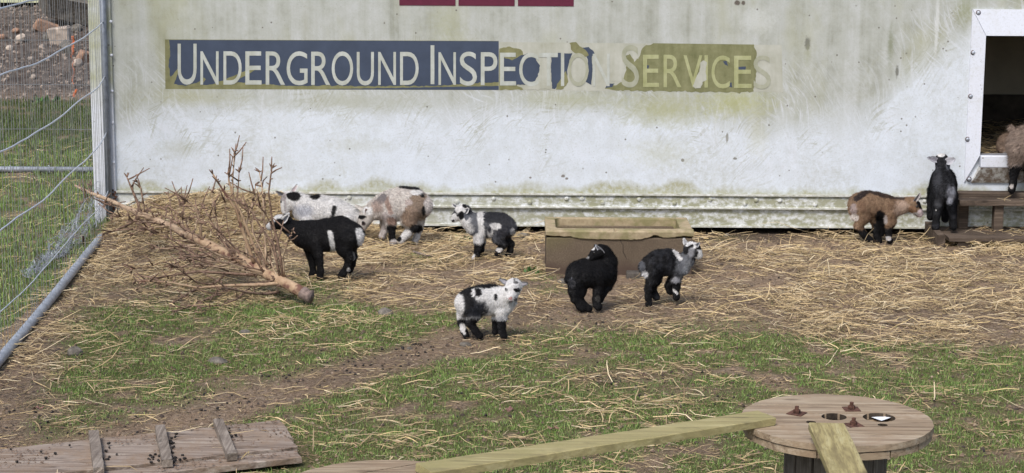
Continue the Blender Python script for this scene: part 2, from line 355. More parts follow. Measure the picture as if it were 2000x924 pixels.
M['frame'] = skin('white_door_frame', 'frame'); M['sill'] = skin('muddy_sill', 'sill'); M['cpost'] = skin('corner_post_white', 'post')
M['lip'] = simple('white_edge_trim', (.55, .56, .55), .5, .25, 30, c2=(.30, .30, .22))
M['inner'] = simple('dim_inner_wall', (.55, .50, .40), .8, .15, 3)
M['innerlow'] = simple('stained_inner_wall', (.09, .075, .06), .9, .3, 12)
def printmat(name, c, c2, sc_=14):
    t = NT(name, .6, .25); f = t.noise(sc_, 5, .65); f2 = t.noise(1, 4, .6, t.mapping((22, 1, 2)))
    t.col(t.ramp(t.math('ADD', t.math('MULTIPLY', f, .6), t.math('MULTIPLY', f2, .4)), [(.36, c2), (.62, c)])); t.bump(f, .2, .002); return t.m
M['olive'] = printmat('olive_adhesive', (.23, .225, .115), (.14, .14, .065)); M['oliveD'] = printmat('dark_olive_adhesive', (.225, .225, .12), (.13, .135, .06))
M['letter'] = printmat('pale_letter', (.46, .485, .46), (.34, .355, .30)); M['letterO'] = printmat('yellowed_letter', (.39, .40, .23), (.26, .27, .12))
M['letterG'] = printmat('ghost_letter', (.37, .375, .30), (.27, .28, .20)); M['bare'] = printmat('bare_panel_print', (.45, .455, .405), (.33, .335, .27), 8)
# ================================================================== GROUND
def gh(x, y):
    x = np.asarray(x, float); y = np.asarray(y, float); P = np.stack([x, y, np.zeros_like(x)], -1)
    h = .016*(fbm(P, 5.0)-.5) + .03*(fbm(P+9, 1.1)-.5) + .014*(fbm(P+31, 17.0, 2)-.5)
    pile = .21*np.exp(-((x+1.72)/.74)**4)*np.exp(-((y+.10)/.42)**2)
    h = h+pile*(.75+.5*fbm(P+3, 5.0))
    far = sstep(6.5, 12.0, y)*.56 - sstep(12.0, 12.7, y)*.30
    h = h+far + sstep(5, 9, y)*.16*(fbm(P+50, 1.3, 4)-.5)
    return h
def blob(px, py, cx, cy, rx, ry): return np.exp(-((px-cx)/rx)**2-((py-cy)/ry)**2)
def masks(x, y):
    """grass, straw and dark-soil amounts at a spot of ground"""
    x = np.asarray(x, float); y = np.asarray(y, float); P = np.stack([x, y, np.zeros_like(x)], -1)
    px, py = proj(P); n1 = fbm(P+5, 3.2, 4); n2 = fbm(P+17, 9.0, 3)
    yc = np.where(px < 860, 674+(860-px)*.285, 674-(px-860)*.09); yc = yc+14*(n1-.5)
    g = .88*sstep(580, 618, py)*sstep(yc-8, yc-38, py)*sstep(80, 190, px-(py-600)*-.3)*sstep(1000, 860, px)*(px < 1010)
    g = g+.92*sstep(yc+12, yc+44, py)*sstep(655, 700, py)*sstep(330, 480, px+(py-800)*1.0)
    g = g+.6*blob(px, py, 610, 600, 150, 50)+.75*blob(px, py, 1130, 665, 190, 26)+.8*blob(px, py, 1460, 680, 260, 42)+.35*blob(px, py, 330, 570, 200, 30)
    g = g+.9*blob(px, py, 905, 465, 40, 12)+.6*blob(px, py, 1400, 462, 50, 9)+.6*blob(px, py, 830, 505, 60, 14)+.6*blob(px, py, 600, 555, 60, 30)+.5*blob(px, py, 1050, 540, 40, 20)+.6*blob(px, py, 1080, 570, 30, 8)
    g = g*(1-.8*blob(px, py, 1230, 735, 130, 16))*(1-.6*blob(px, py, 1350, 765, 120, 14))*(1-.5*blob(px, py, 1700, 715, 120, 16))*(1-.6*blob(px, py, 760, 810, 80, 18))
    path = np.exp(-((py-yc)/(20+.035*np.maximum(0, 900-px)))**2)*sstep(1010, 900, px)
    g = g*(1-.95*path)
    g = np.where(x < -2.45, 1.0*(y < 8), g)
    g = g*sstep(.33, .53, n1*.5+n2*.5+.05*g)*1.15
    g = np.where((y > 6.8) & (x > -9), 0, g)
    s = np.zeros_like(x)
    s = s+1.0*sstep(150, 260, px)*sstep(1120, 980, px)*sstep(575, 540, py+np.maximum(0, px-600)*.02)
    s = np.maximum(s, .68*sstep(670, 560, py)*(px < 1100))
    s = np.maximum(s, sstep(1080, 1260, px)*sstep(700, 640, py-np.maximum(0, px-1500)*.09)*(.62+.38*sstep(1450, 1600, px)))
    s = np.maximum(s, .8*blob(px, py, 80, 690, 190, 110)); s = np.maximum(s, .5*blob(px, py, 1250, 730, 260, 25)); s = np.maximum(s, .4*blob(px, py, 1000, 620, 200, 50))
    s = np.maximum(s, .25+.17*sstep(.5, .65, n1))
    s = s*(1-.6*path)
    s = s*(.30+1.0*sstep(.35, .65, fbm(P+77, 4.5, 3)))
    s = np.where(x < -2.5, .16, s); s = np.where(y > 7, .0, s); s = np.where((y > -.0) & (x > -2.5), .05, s)
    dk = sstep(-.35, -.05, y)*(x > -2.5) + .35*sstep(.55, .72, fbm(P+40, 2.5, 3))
    return np.clip(g, 0, 1), np.clip(s, 0, 1), np.clip(dk, 0, 1)*1.0
xs = np.concatenate([[-200, -120, -60, -30, -18], np.arange(-12, -4.4, .16), np.arange(-4.4, 3.6, .04), np.arange(3.6, 12, .3), [18, 30, 60, 120, 200]])
ys = np.concatenate([[-160, -80, -40, -20, -13], np.arange(-10, -6.8, .16), np.arange(-6.8, .3, .04), np.arange(.3, 15, .1), [16, 18, 22, 30, 50, 90, 160, 300]])
GX, GY = np.meshgrid(xs, ys, indexing='ij'); GZ = gh(GX, GY)
gm, sm_, dkm = masks(GX, GY)
V = np.stack([GX, GY, GZ], -1).reshape(-1, 3)
ny = len(ys); I = (np.arange(len(xs)-1)[:, None]*ny+np.arange(ny-1)[None]).ravel()
Fg = np.stack([I, I+ny, I+ny+1, I+1], 1)
grav = sstep(6.6, 7.6, GY+.8*(fbm(np.stack([GX, GY, GY*0], -1), .8)-.5))*(GX < 3)
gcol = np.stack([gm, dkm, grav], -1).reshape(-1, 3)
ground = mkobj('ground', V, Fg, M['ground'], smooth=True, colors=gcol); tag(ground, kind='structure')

# ================================================================== TRAILER (white box trailer body with door)
WX0, WX1 = atY(219, 200, 0)[0], 5.2
DX0 = atY(1917, 200, 0)[0]; DX1 = DX0+.78          # door opening
DZ0 = atY(1917, 302, 0)[2]; DZ1 = atY(1925, 69, 0)[2]
TOPZ = 2.55; ZL1 = atY(1000, 378, 0)[2]; ZL2 = atY(1000, 406, 0)[2]; ZB = atY(1000, 440, 0)[2]
DEP = 1.85
tr = empty('box_trailer', ((WX0+WX1)/2, DEP/2, 0), 'long white weathered trailer box with peeling lettering and a doorway at its right end', 'trailer')
# skin with a real opening: four rectangles of 40 mm wall
m = MB(); 
m.box(WX0, DX0, 0, .04, ZL1, TOPZ); m.box(DX1, WX1, 0, .04, ZL1, TOPZ); m.box(DX0, DX1, 0, .04, DZ1, TOPZ); m.box(DX0, DX1, 0, .04, ZL1, DZ0)
m.build('wall_panel', M['wall'], tr)
m = MB().box(WX0-.12, WX1, DEP, DEP+.04, ZB, TOPZ); m.build('rear_wall', M['frame'], tr)
m = MB().box(WX0-.12, WX0-.08, .045, DEP-.002, ZB, TOPZ); m.build('end_wall', M['frame'], tr)
m = MB().box(WX1-.04, WX1, .045, DEP-.002, ZB, TOPZ); m.build('end_wall', M['frame'], tr)
m = MB().box(WX0-.14, WX1+.02, -.02, DEP+.06, TOPZ+.002, TOPZ+.06); m.build('roof', M['frame'], tr)
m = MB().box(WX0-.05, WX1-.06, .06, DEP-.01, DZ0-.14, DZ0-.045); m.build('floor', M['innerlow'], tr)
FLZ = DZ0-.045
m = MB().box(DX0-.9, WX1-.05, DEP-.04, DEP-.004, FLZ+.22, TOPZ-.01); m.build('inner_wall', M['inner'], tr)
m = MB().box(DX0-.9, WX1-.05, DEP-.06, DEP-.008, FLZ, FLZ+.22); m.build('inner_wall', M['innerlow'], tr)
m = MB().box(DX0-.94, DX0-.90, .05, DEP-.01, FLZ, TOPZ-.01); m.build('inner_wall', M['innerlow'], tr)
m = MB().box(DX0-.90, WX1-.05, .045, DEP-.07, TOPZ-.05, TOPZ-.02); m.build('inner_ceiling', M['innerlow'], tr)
# skirt: two flanged rails, profile extruded along x
prof = [(0.02, ZL1+.002), (-.020, ZL1+.004), (-.022, ZL1-.004), (-.016, ZL1-.010), (-.008, ZL1-.011), (-.008, ZL1-.016), (-.014, ZL1-.020), (-.014, ZL2+.018), (-.024, ZL2+.014),
        (-.026, ZL2+.004), (-.012, ZL2-.002), (-.010, ZL2-.008), (-.007, ZL2-.010), (-.007, ZB+.010), (-.016, ZB+.008), (-.016, ZB), (.02, ZB)]
m = MB(); nx = 60; SX0, SX1 = WX0+.012, WX1
xs_ = np.linspace(SX0, SX1, nx+1)
for i, x in enumerate(xs_):
    for (a, b) in prof: m.v.append((x, a+.0012*math.sin(x*9), b))
k = len(prof)
for i in range(nx):
    for j in range(k-1): m.f.append((i*k+j, i*k+j+1, (i+1)*k+j+1, (i+1)*k+j))
m.f.append(tuple(range(k))); m.f.append(tuple(nx*k+j for j in range(k))[::-1])
m.build('skirt_rail', M['skirt'], tr)
m = MB().box(SX0, WX1, -.0275, -.0175, ZL1-.0045, ZL1+.0065); m.build('edge_trim', M['lip'], tr)
m = MB().box(SX0, WX1, -.0295, -.0245, ZL2+.0045, ZL2+.0135); m.build('edge_trim', M['lip'], tr)
m = MB().box(SX0, WX1, -.0215, -.0145, ZB-.003, ZB+.0075); m.build('edge_trim', M['lip'], tr)
def dome(name, c, r, h, mat, parent, axis=(0, -1, 0), n=10):
    c = np.array(c); a = np.array(axis, float); u = np.cross(a, (0, 0, 1)); u = u/np.linalg.norm(u) if np.linalg.norm(u) > .1 else np.array((1., 0, 0)); v = np.cross(a, u)
    vs = []; fs = []
    for ring, (rr, hh) in enumerate([(1.0, 0), (.98, .35), (.6, .85)]):
        for i in range(n): t_ = 2*math.pi*i/n; vs.append(c+u*math.cos(t_)*r*rr+v*math.sin(t_)*r*rr+a*h*hh)
    vs.append(c+a*h)
    for q in range(2):
        for i in range(n): fs.append((q*n+i, q*n+(i+1) % n, (q+1)*n+(i+1) % n, (q+1)*n+i))
    for i in range(n): fs.append((2*n+i, 2*n+(i+1) % n, 3*n))
    return mkobj(name, vs, fs, mat, parent, True)
rv = [(261, 392), (332, 393), (401, 385), (472, 393), (544, 386), (613, 394), (682, 386), (752, 395), (822, 388), (893, 394), (964, 388), (1035, 395), (1107, 388), (1137, 388), (1177, 396), (1248, 389), (1317, 397), (1387, 390), (1455, 398), (1477, 391), (1523, 392), (1592, 400), (1663, 392), (1735, 401), (1806, 393)]
for i, (a, b) in enumerate(rv):
    p = atY(a, b, -.0145); dome('rivet', (p[0], -.0143, p[2]), .0155, .009, M['skirt'], tr)
# corner post of the trailer (white extrusion, green above)
cx0 = atY(178, 200, .0)[0]; cx1 = atY(207, 200, 0)[0]
m = MB(); m.box(cx0, cx1, -.010, .04, ZB-.002, TOPZ-.002); addbevel(m.build('corner_post', M['cpost'], tr), .008)
m = MB(); m.box(cx1+.001, WX0+.011, -.022, .04, ZB+.005, TOPZ-.004); addbevel(m.build('corner_post', M['cpost'], tr), .006)
for b in (42, 108, 178, 240, 318):
    p = atY(213+b*.02, b, -.022); dome('rivet', (p[0]+.008, -.022, p[2]), .010, .006, M['frame'], tr)
m = MB()
for i in range(16):   # torn black sealant at the corner of the skirt
    p = atY(224+rng.normal(0, 3), 372+i*4.0, -.03); m.frame(p, (1, rng.normal(0, .3), rng.normal(0, .6)), (0, 1, 0), (0, 0, 1), .004+.008*rng.random(), .004, .003+.006*rng.random())
m.build('torn_seal', M['rust'], tr)
# door frame: mitred, with sloping inner faces
def frame_piece(name, pts2, y0, y1, mat):
    """pts2: four (x, z) corners; first two are the outer edge (thin, y0), last two the inner edge (proud, y1)"""
    (a, b, c, d) = pts2
    v = [(a[0], y0, a[1]), (b[0], y0, b[1]), (c[0], y1, c[1]), (d[0], y1, d[1]), (a[0], .002, a[1]), (b[0], .002, b[1]), (c[0], .06, c[1]), (d[0], .06, d[1])]
    o = mkobj(name, v, [(0, 1, 2, 3), (7, 6, 5, 4), (0, 4, 5, 1), (1, 5, 6, 2), (2, 6, 7, 3), (3, 7, 4, 0)], mat, tr)
    bm = bmesh.new(); bm.from_mesh(o.data); bmesh.ops.recalc_face_normals(bm, faces=bm.faces); bm.to_mesh(o.data); bm.free(); return o
ox0 = atY(1890, 200, 0)[0]; ox1 = DX1+.115; oz1 = atY(1910, 18, 0)[2]; oz0 = atY(1900, 356, 0)[2]
g_ = .0015
frame_piece('door_frame', [(ox0, oz0+g_), (ox0, oz1-g_), (DX0, DZ1-g_), (DX0, DZ0+g_)], -.012, -.032, M['frame'])
frame_piece('door_frame', [(ox1, oz1-g_), (ox1, oz0+g_), (DX1, DZ0+g_), (DX1, DZ1-g_)], -.012, -.032, M['frame'])
frame_piece('door_frame', [(ox0+g_, oz1), (ox1-g_, oz1), (DX1-g_, DZ1), (DX0+g_, DZ1)], -.012, -.032, M['frame'])
zm = atY(1950, 328, -.05)[2]
frame_piece('door_sill', [(ox0+.045, oz0), (ox1-.045, oz0), (DX1-g_, zm), (DX0+g_, zm)], -.014, -.060, M['sill'])
m = MB().box(DX0+g_, DX1-g_, -.058, .06, zm+.002, DZ0); addbevel(m.build('door_sill', M['frame'], tr), .006)
for (a, b) in ((1911, 25), (1901, 103), (1896, 188), (1890, 272), (1893, 350)):
    p = atY(a, b, -.016); o = dome('bolt', (p[0], -.0165, p[2]), .012, .009, M['galv'], tr)
    dome('rust_ring', (p[0], -.0150, p[2]), .016, .002, M['rust'], tr)
# ---- sign: painted / stuck print in thin layers, each a little proud of the last
def P2(a, b, y): p = atY(a, b, y); return (p[0], p[2])
def flat(name, poly, y, mat, parent, th=.0012, jag=0, seed=1):
    """extruded outline on the wall; jag adds torn edges in pixels"""
    r = np.random.default_rng(seed); pts = []
    n = len(poly)
    for i in range(n):
        a = np.array(poly[i][:2], float); b = np.array(poly[(i+1) % n][:2], float); st = len(poly[i]) > 2
        pts.append(a)
        if jag and not st:
            L = np.linalg.norm(b-a); k_ = int(L/4)
            nr = np.array([-(b-a)[1], (b-a)[0]])/(L+1e-6)
            ph = r.random()*6
            for q in range(1, k_): tt = q/k_; pts.append(a+(b-a)*tt+nr*jag*(math.sin(ph+q*1.1)*.5+r.normal(0, .45)))
    y = y*.35; th = .0003
    W_ = [P2(p[0], p[1], y) for p in pts]
    bm = bmesh.new(); vs = [bm.verts.new((x, y, z)) for x, z in W_]; f = bm.faces.new(vs)
    r_ = bmesh.ops.extrude_face_region(bm, geom=[f]); mv = [g for g in r_['geom'] if isinstance(g, bmesh.types.BMVert)]
    bmesh.ops.translate(bm, verts=mv, vec=(0, th, 0)); bmesh.ops.triangulate(bm, faces=bm.faces[:]); bmesh.ops.recalc_face_normals(bm, faces=bm.faces)
    me = bpy.data.meshes.new(name); pl = Vector([float(q) for q in wloc(parent)])
    bmesh.ops.translate(bm, verts=bm.verts, vec=-pl); bm.to_mesh(me); bm.free(); me.materials.append(mat)
    o = bpy.data.objects.new(name, me); COL.objects.link(o); o.parent = parent; return o
sg = flat('lettering_panel', [(322, 77, 1), (974, 80, 1), (974, 176, 1), (323, 174, 1)], -.0016, M['olive'], tr); sg['label'] = 'blue and olive strip of peeling lettering'
flat('blue_film', [(330, 78, 1), (974, 80.5, 1), (974, 160), (900, 164), (860, 168), (700, 168), (640, 167), (560, 168), (530, 165), (480, 161), (440, 163), (400, 166), (372, 170), (352, 166), (340, 164), (345, 150), (350, 132), (338, 146), (333, 150), (329, 130), (332, 105)], -.0030, M['blue'], sg, jag=1.2, seed=3)
flat('blue_film', [(640, 174), (974, 168), (974, 175.6, 1), (640, 174.6, 1)], -.0030, M['blue'], sg, jag=.4)
flat('torn_film', [(398, 168), (420, 163), (452, 150), (476, 140), (492, 132), (502, 132), (498, 137), (482, 146), (462, 157), (440, 165), (420, 170)], -.0058, M['olive'], sg, jag=.8, seed=5)
flat('torn_film', [(351, 166), (362, 168), (388, 160), (398, 151), (402, 155), (392, 168), (370, 172)], -.0058, M['olive'], sg, jag=.6, seed=6)
sb = flat('bare_strip', [(975, 82, 1), (1527, 88, 1), (1529, 180), (975, 176, 1)], -.0012, M['bare'], sg, jag=.8, seed=8)
flat('torn_film', [(975, 176, 1), (975, 95), (992, 91), (1012, 95), (1021, 101), (1024, 112), (1006, 116), (1014, 140), (1008, 165), (1022, 175)], -.0028, M['olive'], sg, jag=1.3, seed=9)
flat('blue_film', [(977, 110), (1000, 118), (1014, 110), (1030, 104), (1046, 112), (1050, 122), (1056, 130), (1058, 138), (1052, 147), (1046, 160), (1032, 165), (1008, 166), (1000, 160), (978, 158)], -.0040, M['blue'], sg, jag=1.5, seed=10)
flat('blue_film', [(1077, 103), (1100, 104), (1118, 104), (1112, 118), (1108, 140), (1108, 158), (1090, 163), (1084, 174), (1078, 173), (1076, 140)], -.0040, M['blue'], sg, jag=.8, seed=11)
flat('blue_film', [(1137, 93), (1150, 92), (1160, 101), (1162, 107), (1156, 110), (1157, 140), (1155, 166), (1144, 160), (1150, 140), (1148, 116)], -.0040, M['blue'], sg, jag=.6, seed=12)
flat('blue_film', [(1182, 172), (1190, 163), (1200, 163), (1196, 170)], -.0040, M['blue'], sg, jag=.6, seed=13)
flat('torn_film', [(1112, 84), (1125, 82), (1132, 90), (1144, 98), (1150, 108), (1140, 112), (1126, 105), (1118, 100)], -.0046, M['olive'], sg, jag=1.0, seed=14)
flat('torn_film', [(1098, 150), (1106, 138), (1110, 160), (1100, 174), (1086, 175), (1088, 164)], -.0046, M['olive'], sg, jag=1.0, seed=15)
so = flat('olive_strip', [(1255, 94), (1262, 88), (1276, 84.5, 1), (1473, 87), (1478, 108), (1473, 124), (1478, 140), (1472, 179), (1440, 181), (1330, 179), (1204, 177, 1), (1181, 173), (1205, 166), (1216, 160), (1222, 140), (1224, 128), (1220, 110), (1230, 105), (1239, 121), (1248, 112)], -.0026, M['oliveD'], sg, jag=1.6, seed=16)
for pl_ in ([(1412, 120), (1419, 119), (1422, 129), (1416, 126)], [(1422, 163), (1429, 161), (1430, 171), (1424, 169)], [(1440, 131), (1457, 130), (1456, 136), (1441, 136)], [(1262, 127), (1268, 128), (1266, 135), (1262, 133)]):
    flat('blue_film', pl_, -.0056, M['blue'], sg, jag=.4)
flat('torn_patch', [(1353, 168), (1358, 155), (1366, 140), (1368, 122), (1374, 118), (1381, 122), (1378, 140), (1380, 156), (1372, 160), (1368, 172), (1358, 173)], -.0084, M['bare'], sg, jag=1.0, seed=20)
flat('torn_patch', [(1208, 120), (1214, 104), (1226, 94), (1240, 90), (1246, 102), (1247, 115), (1238, 116), (1232, 104), (1222, 108), (1220, 124), (1214, 158), (1206, 160), (1192, 158), (1198, 138)], -.0036, M['bare'], sg, jag=1.6, seed=21)
flat('torn_patch', [(1045, 165), (1058, 120), (1070, 118), (1075, 150), (1078, 166), (1074, 174), (1030, 175), (1028, 168)], -.0052, M['bare'], sg, jag=1.4, seed=22)
def letter(ch, x0, x1, y0, y1, mat, depth=-.0066, wt=0.012):
    depth = depth*.35
    cu = bpy.data.curves.new('letter', 'FONT'); cu.body = ch; cu.size = 1; cu.fill_mode = 'FRONT'; cu.extrude = .0; cu.offset = 0; cu.resolution_u = 6
    ob = bpy.data.objects.new('tmp', cu); COL.objects.link(ob); dg = bpy.context.evaluated_depsgraph_get(); me = bpy.data.meshes.new_from_object(ob.evaluated_get(dg))
    bpy.data.objects.remove(ob); n = len(me.vertices); co = np.zeros(n*3, np.float32); me.vertices.foreach_get('co', co); co = co.reshape(-1, 3)
    mn = co.min(0); mx = co.max(0)
    a = (co[:, 0]-mn[0])/(mx[0]-mn[0]); b = (co[:, 1]-mn[1])/(mx[1]-mn[1])
    W_ = np.array([atY(x0+(x1-x0)*p, y1+(y0-y1)*q, depth) for p, q in zip(a, b)])-wloc(sg)
    me.vertices.foreach_set('co', W_.astype(np.float32).ravel()); me.update()
    me.materials.clear(); me.materials.append(mat); me.name = 'letter'; me.polygons.foreach_set('use_smooth', np.zeros(len(me.polygons), dtype=bool))
    o = bpy.data.objects.new('letter', me); COL.objects.link(o); o.parent = sg
    md = o.modifiers.new('thick', 'SOLIDIFY'); md.thickness = .0002; md.offset = 0
    return o
LT = [('U', 347, 384, 85.4, 165.6, 0), ('N', 391.4, 427, 100.3, 165.4, 0), ('D', 436.4, 472, 100.3, 165.4, 0), ('E', 479.2, 510.8, 100.3, 165.4, 0), ('R', 518.9, 556.7, 100.5, 165.6, 0), ('G', 559.8, 600.7, 100.3, 166.6, 0),
      ('R', 607.8, 645, 101, 166, 0), ('O', 647.8, 689.7, 100.5, 167, 0), ('U', 696.8, 730.3, 101.5, 167, 0), ('N', 738.6, 773.4, 101.5, 166, 0), ('D', 781.4, 817.7, 101.5, 166, 0),
      ('I', 841, 848.4, 88.5, 164.5, 0), ('N', 856.4, 890.5, 102, 166, 0), ('S', 898, 931.5, 101, 167.5, 0), ('P', 939, 971.5, 102, 166.5, 0),
      ('E', 976.5, 1008, 103, 167, 0), ('C', 1014, 1052, 103, 168.5, 0), ('T', 1053, 1089.5, 103.5, 167.5, 0), ('I', 1095.5, 1102, 103.5, 168, 0), ('O', 1109.6, 1149.6, 103.5, 169, 2), ('N', 1157.6, 1190.6, 105, 168.5, 3),
      ('S', 1214, 1248, 88, 171, 2), ('E', 1256, 1287, 107, 170, 1), ('R', 1296, 1331, 107, 170.5, 1), ('V', 1335, 1372, 108, 171, 1), ('I', 1376, 1382.6, 108, 171, 1), ('C', 1389.6, 1425.5, 108.5, 173, 1), ('E', 1433.8, 1468, 109, 172, 1), ('S', 1471.8, 1505.5, 108.5, 174, 2)]
for ch, a, b, c, d, k in LT: letter(ch, a, b, c, d, [M['letter'], M['letterO'], M['letterG'], M['letter']][k], -.0066 if ch != 'V' else -.0064)
for (a, b) in ((780, 889.5), (895.5, 1005), (1011.5, 1120.5)):
    pa = atY(a, 10.5+(a-780)*.0055, -.003); pb = atY(b, 11, -.003); MB().box(pa[0], pb[0], -.003, -.0005, pa[2], pa[2]+.36).build('maroon_block', M['redblock'], tr)

# ================================================================== PALLET STEPS
def pallet(name, loc, label, group=None): return empty(name, loc, label, 'pallet', group)
lx0 = 2.62; lp = pallet('lower_pallet', (3.2, -.2, 0), 'low dirty wooden pallet lying on the ground below the trailer doorway', 'pallets stacked as steps')
for i, (y0, y1) in enumerate(((-.43, -.315), (-.29, -.20), (-.175, -.095), (-.07, -.035))):
    plank('plank', (lx0+[.0, -.005, .01, 0][i], (y0+y1)/2, .052), (3.95, (y0+y1)/2, .052), (0, 1, 0), (y1-y0)/2, .011, M['w_pallet'], lp, seed=i)
for x in (lx0+.12, 3.3, 3.85): 
    for y in (-.37, -.23, -.08): m = MB().box(x-.06, x+.06, y-.04, y+.04, -.03, .040); addbevel(m.build('block', M['w_pallet'], lp), .003)
plank('side_board', (lx0-.045, -.43, .02), (lx0-.045, -.05, .035), (0, 0, 1), .06, .022, M['w_pallet'], lp, seed=9)
up = pallet('upper_pallet', (3.3, -.15, .06), 'upper wooden pallet serving as a step right under the door sill', 'pallets stacked as steps')
ux0 = atY(1872, 390, -.22)[0]; zt = .262
plank('plank', (ux0, -.205, zt-.016), (4.0, -.205, zt-.016), (0, 1, 0), .055, .0155, M['w_pallet'], up, seed=21)
plank('plank', (ux0+.005, -.09, zt+.012), (4.0, -.09, zt+.012), (0, 1, 0), .045, .015, M['w_pallet'], up, seed=22)
for a in (1949, 2060):
    p = atY(a, 410, -.2); addbevel(MB().box(p[0]-.028, p[0]+.028, -.235, -.17, .064, zt-.033).build('post', M['w_pallet'], up), .003)
for xx in (ux0+.06, 3.4, 3.9): addbevel(MB().box(xx-.03, xx+.03, -.12, -.05, .064, zt-.005).build('post', M['w_pallet'], up), .003)

# ================================================================== STONE TROUGH
T0 = atZ(1065, 539, 0); T1 = atZ(1352, 537, 0); ty0 = (T0[1]+T1[1])/2; ty1 = ty0+.42; tz = atY(1200, 449, ty0)[2]
tx0 = T0[0]+.004; tx1 = T1[0]-.004
th_ = empty('stone_trough', ((tx0+tx1)/2, (ty0+ty1)/2, 0), 'old rectangular stoneware trough with chipped tan rim standing before the trailer', 'trough')
def ringmesh(name, o_, i_, z0, z1, mat, parent, bev=.006):
    (a0, a1, b0, b1), (c0, c1, d0, d1) = o_, i_
    vs = []
    for z in (z0, z1):
        vs += [(a0, b0, z), (a1, b0, z), (a1, b1, z), (a0, b1, z), (c0, d0, z), (c1, d0, z), (c1, d1, z), (c0, d1, z)]
    fs = []
    for i in range(4):
        j = (i+1) % 4
        fs += [(i, j, 8+j, 8+i), (4+j, 4+i, 12+i, 12+j), (8+i, 8+j, 12+j, 12+i), (j, i, 4+i, 4+j)]
    o = mkobj(name, vs, fs, mat, parent); return addbevel(o, bev, 3) if bev else o
wl = .055
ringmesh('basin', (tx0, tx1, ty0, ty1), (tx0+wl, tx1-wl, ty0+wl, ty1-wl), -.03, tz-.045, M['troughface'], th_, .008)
MB().box(tx0+wl-.01, tx1-wl+.01, ty0+wl-.01, ty1-wl+.01, .0, tz-.105).build('basin_floor', M['trin'], th_)
# rim: a band laid over the basin, its lower edge chipped away along the front
r_ = np.random.default_rng(5); n = 70; rm = MB(); X_ = np.linspace(tx0-.004, tx1+.004, n+1)
def chip(u):   # lower edge depth of the rim along the front, u 0..1
    d = .035+.012*math.sin(u*3)
    d += .009*sstep(.16, .24, u)*sstep(.70, .62, u) 
    d -= .016*math.exp(-((u-.74)/.03)**2) + .006*math.exp(-((u-.93)/.04)**2)
    return d+r_.normal(0, .0012)
rows = []
for i, x in enumerate(X_):
    u = i/n; d = chip(u); o_ = .006+.004*sstep(.16, .24, u)*sstep(.72, .64, u)
    ch_ = .010*math.exp(-((u-.47)/.004)**2)
    rows.append([(x, ty0-.001, tz-d), (x, ty0-o_, tz-d+.004), (x, ty0-o_-.002, tz-.012), (x, ty0-.002, tz-.002-ch_), (x, ty0+.02, tz-ch_), (x, ty0+wl-.012, tz), (x, ty0+wl-.003, tz-.006), (x, ty0+wl, tz-.05)])
k = 8
for r0 in rows: rm.v += r0
for i in range(n):
    for j in range(k-1): rm.f.append((i*k+j, (i+1)*k+j, (i+1)*k+j+1, i*k+j+1))
rm.f.append(tuple(range(k))); rm.f.append(tuple(n*k+j for j in range(k))[::-1])
rm.build('rim', M['rim'], th_, False)
cr = .035
m = MB().box(tx0-.003, tx0+wl, ty0+wl-.001, ty1+.002, tz-.05, tz-.001); addbevel(m.build('rim', M['rim'], th_), .006, 3)
m = MB().box(tx1-wl-.01, tx1+.003, ty0+wl-.001, ty1+.002, tz-.05, tz-.001); addbevel(m.build('rim', M['rim'], th_), .006, 3)
m = MB().box(tx0+wl+.001, tx1-wl-.011, ty1-wl+.01, ty1+.004, tz-.05, tz-.002); addbevel(m.build('rim', M['rim'], th_), .006, 3)
for sx_ in (tx0+wl, tx1-wl-.01):   # rounded inner corners
    for sy_ in (ty0+wl, ty1-wl+.01):
        dx = 1 if sx_ < (tx0+tx1)/2 else -1; dy = 1 if sy_ < (ty0+ty1)/2 else -1
        m = MB(); c_ = (sx_+dx*cr, sy_+dy*cr); arc = [(c_[0]-dx*cr*math.cos(a), c_[1]-dy*cr*math.sin(a)) for a in np.linspace(0, math.pi/2, 7)]
        pts = [(sx_-dx*.004, sy_-dy*.004)]+arc; nn = len(pts)
        m.v = [(p[0], p[1], tz-.002) for p in pts]+[(p[0], p[1], tz-.10) for p in pts]
        m.f = [tuple(range(nn)), tuple(range(nn, 2*nn))[::-1]]+[(i, (i+1) % nn, nn+(i+1) % nn, nn+i) for i in range(nn)]
        o = m.build('rim_corner', M['rim'], th_); bm = bmesh.new(); bm.from_mesh(o.data); bmesh.ops.recalc_face_normals(bm, faces=bm.faces); bm.to_mesh(o.data); bm.free()
ringmesh('basin_lining', (tx0+wl-.004, tx1-wl-.006, ty0+wl-.004, ty1-wl+.014), (tx0+wl+.004, tx1-wl-.014, ty0+wl+.004, ty1-wl+.006), .0, tz-.0505, M['trin'], th_, 0)
cp = [(1211, 464), (1213, 474), (1217, 478), (1217, 492), (1221, 500), (1225, 507)]
MB().tube([atY(a, b, ty0-.0005) for a, b in cp], [.0012, .0016, .0010, .0018, .0014, .0006], 5).build('crack', M['dung'], th_)
tag(addbevel(MB().box(*(lambda p: (p[0]-.06, p[0]+.07, ty0-.09, ty0-.02, -.01, .035))(atZ(1246, 548, 0))).build('loose_block', simple('dark_block', (.085, .075, .065), .9, .4, 40)), .008, 2), 'dark flat stone block lying against the foot of the trough', 'stone')
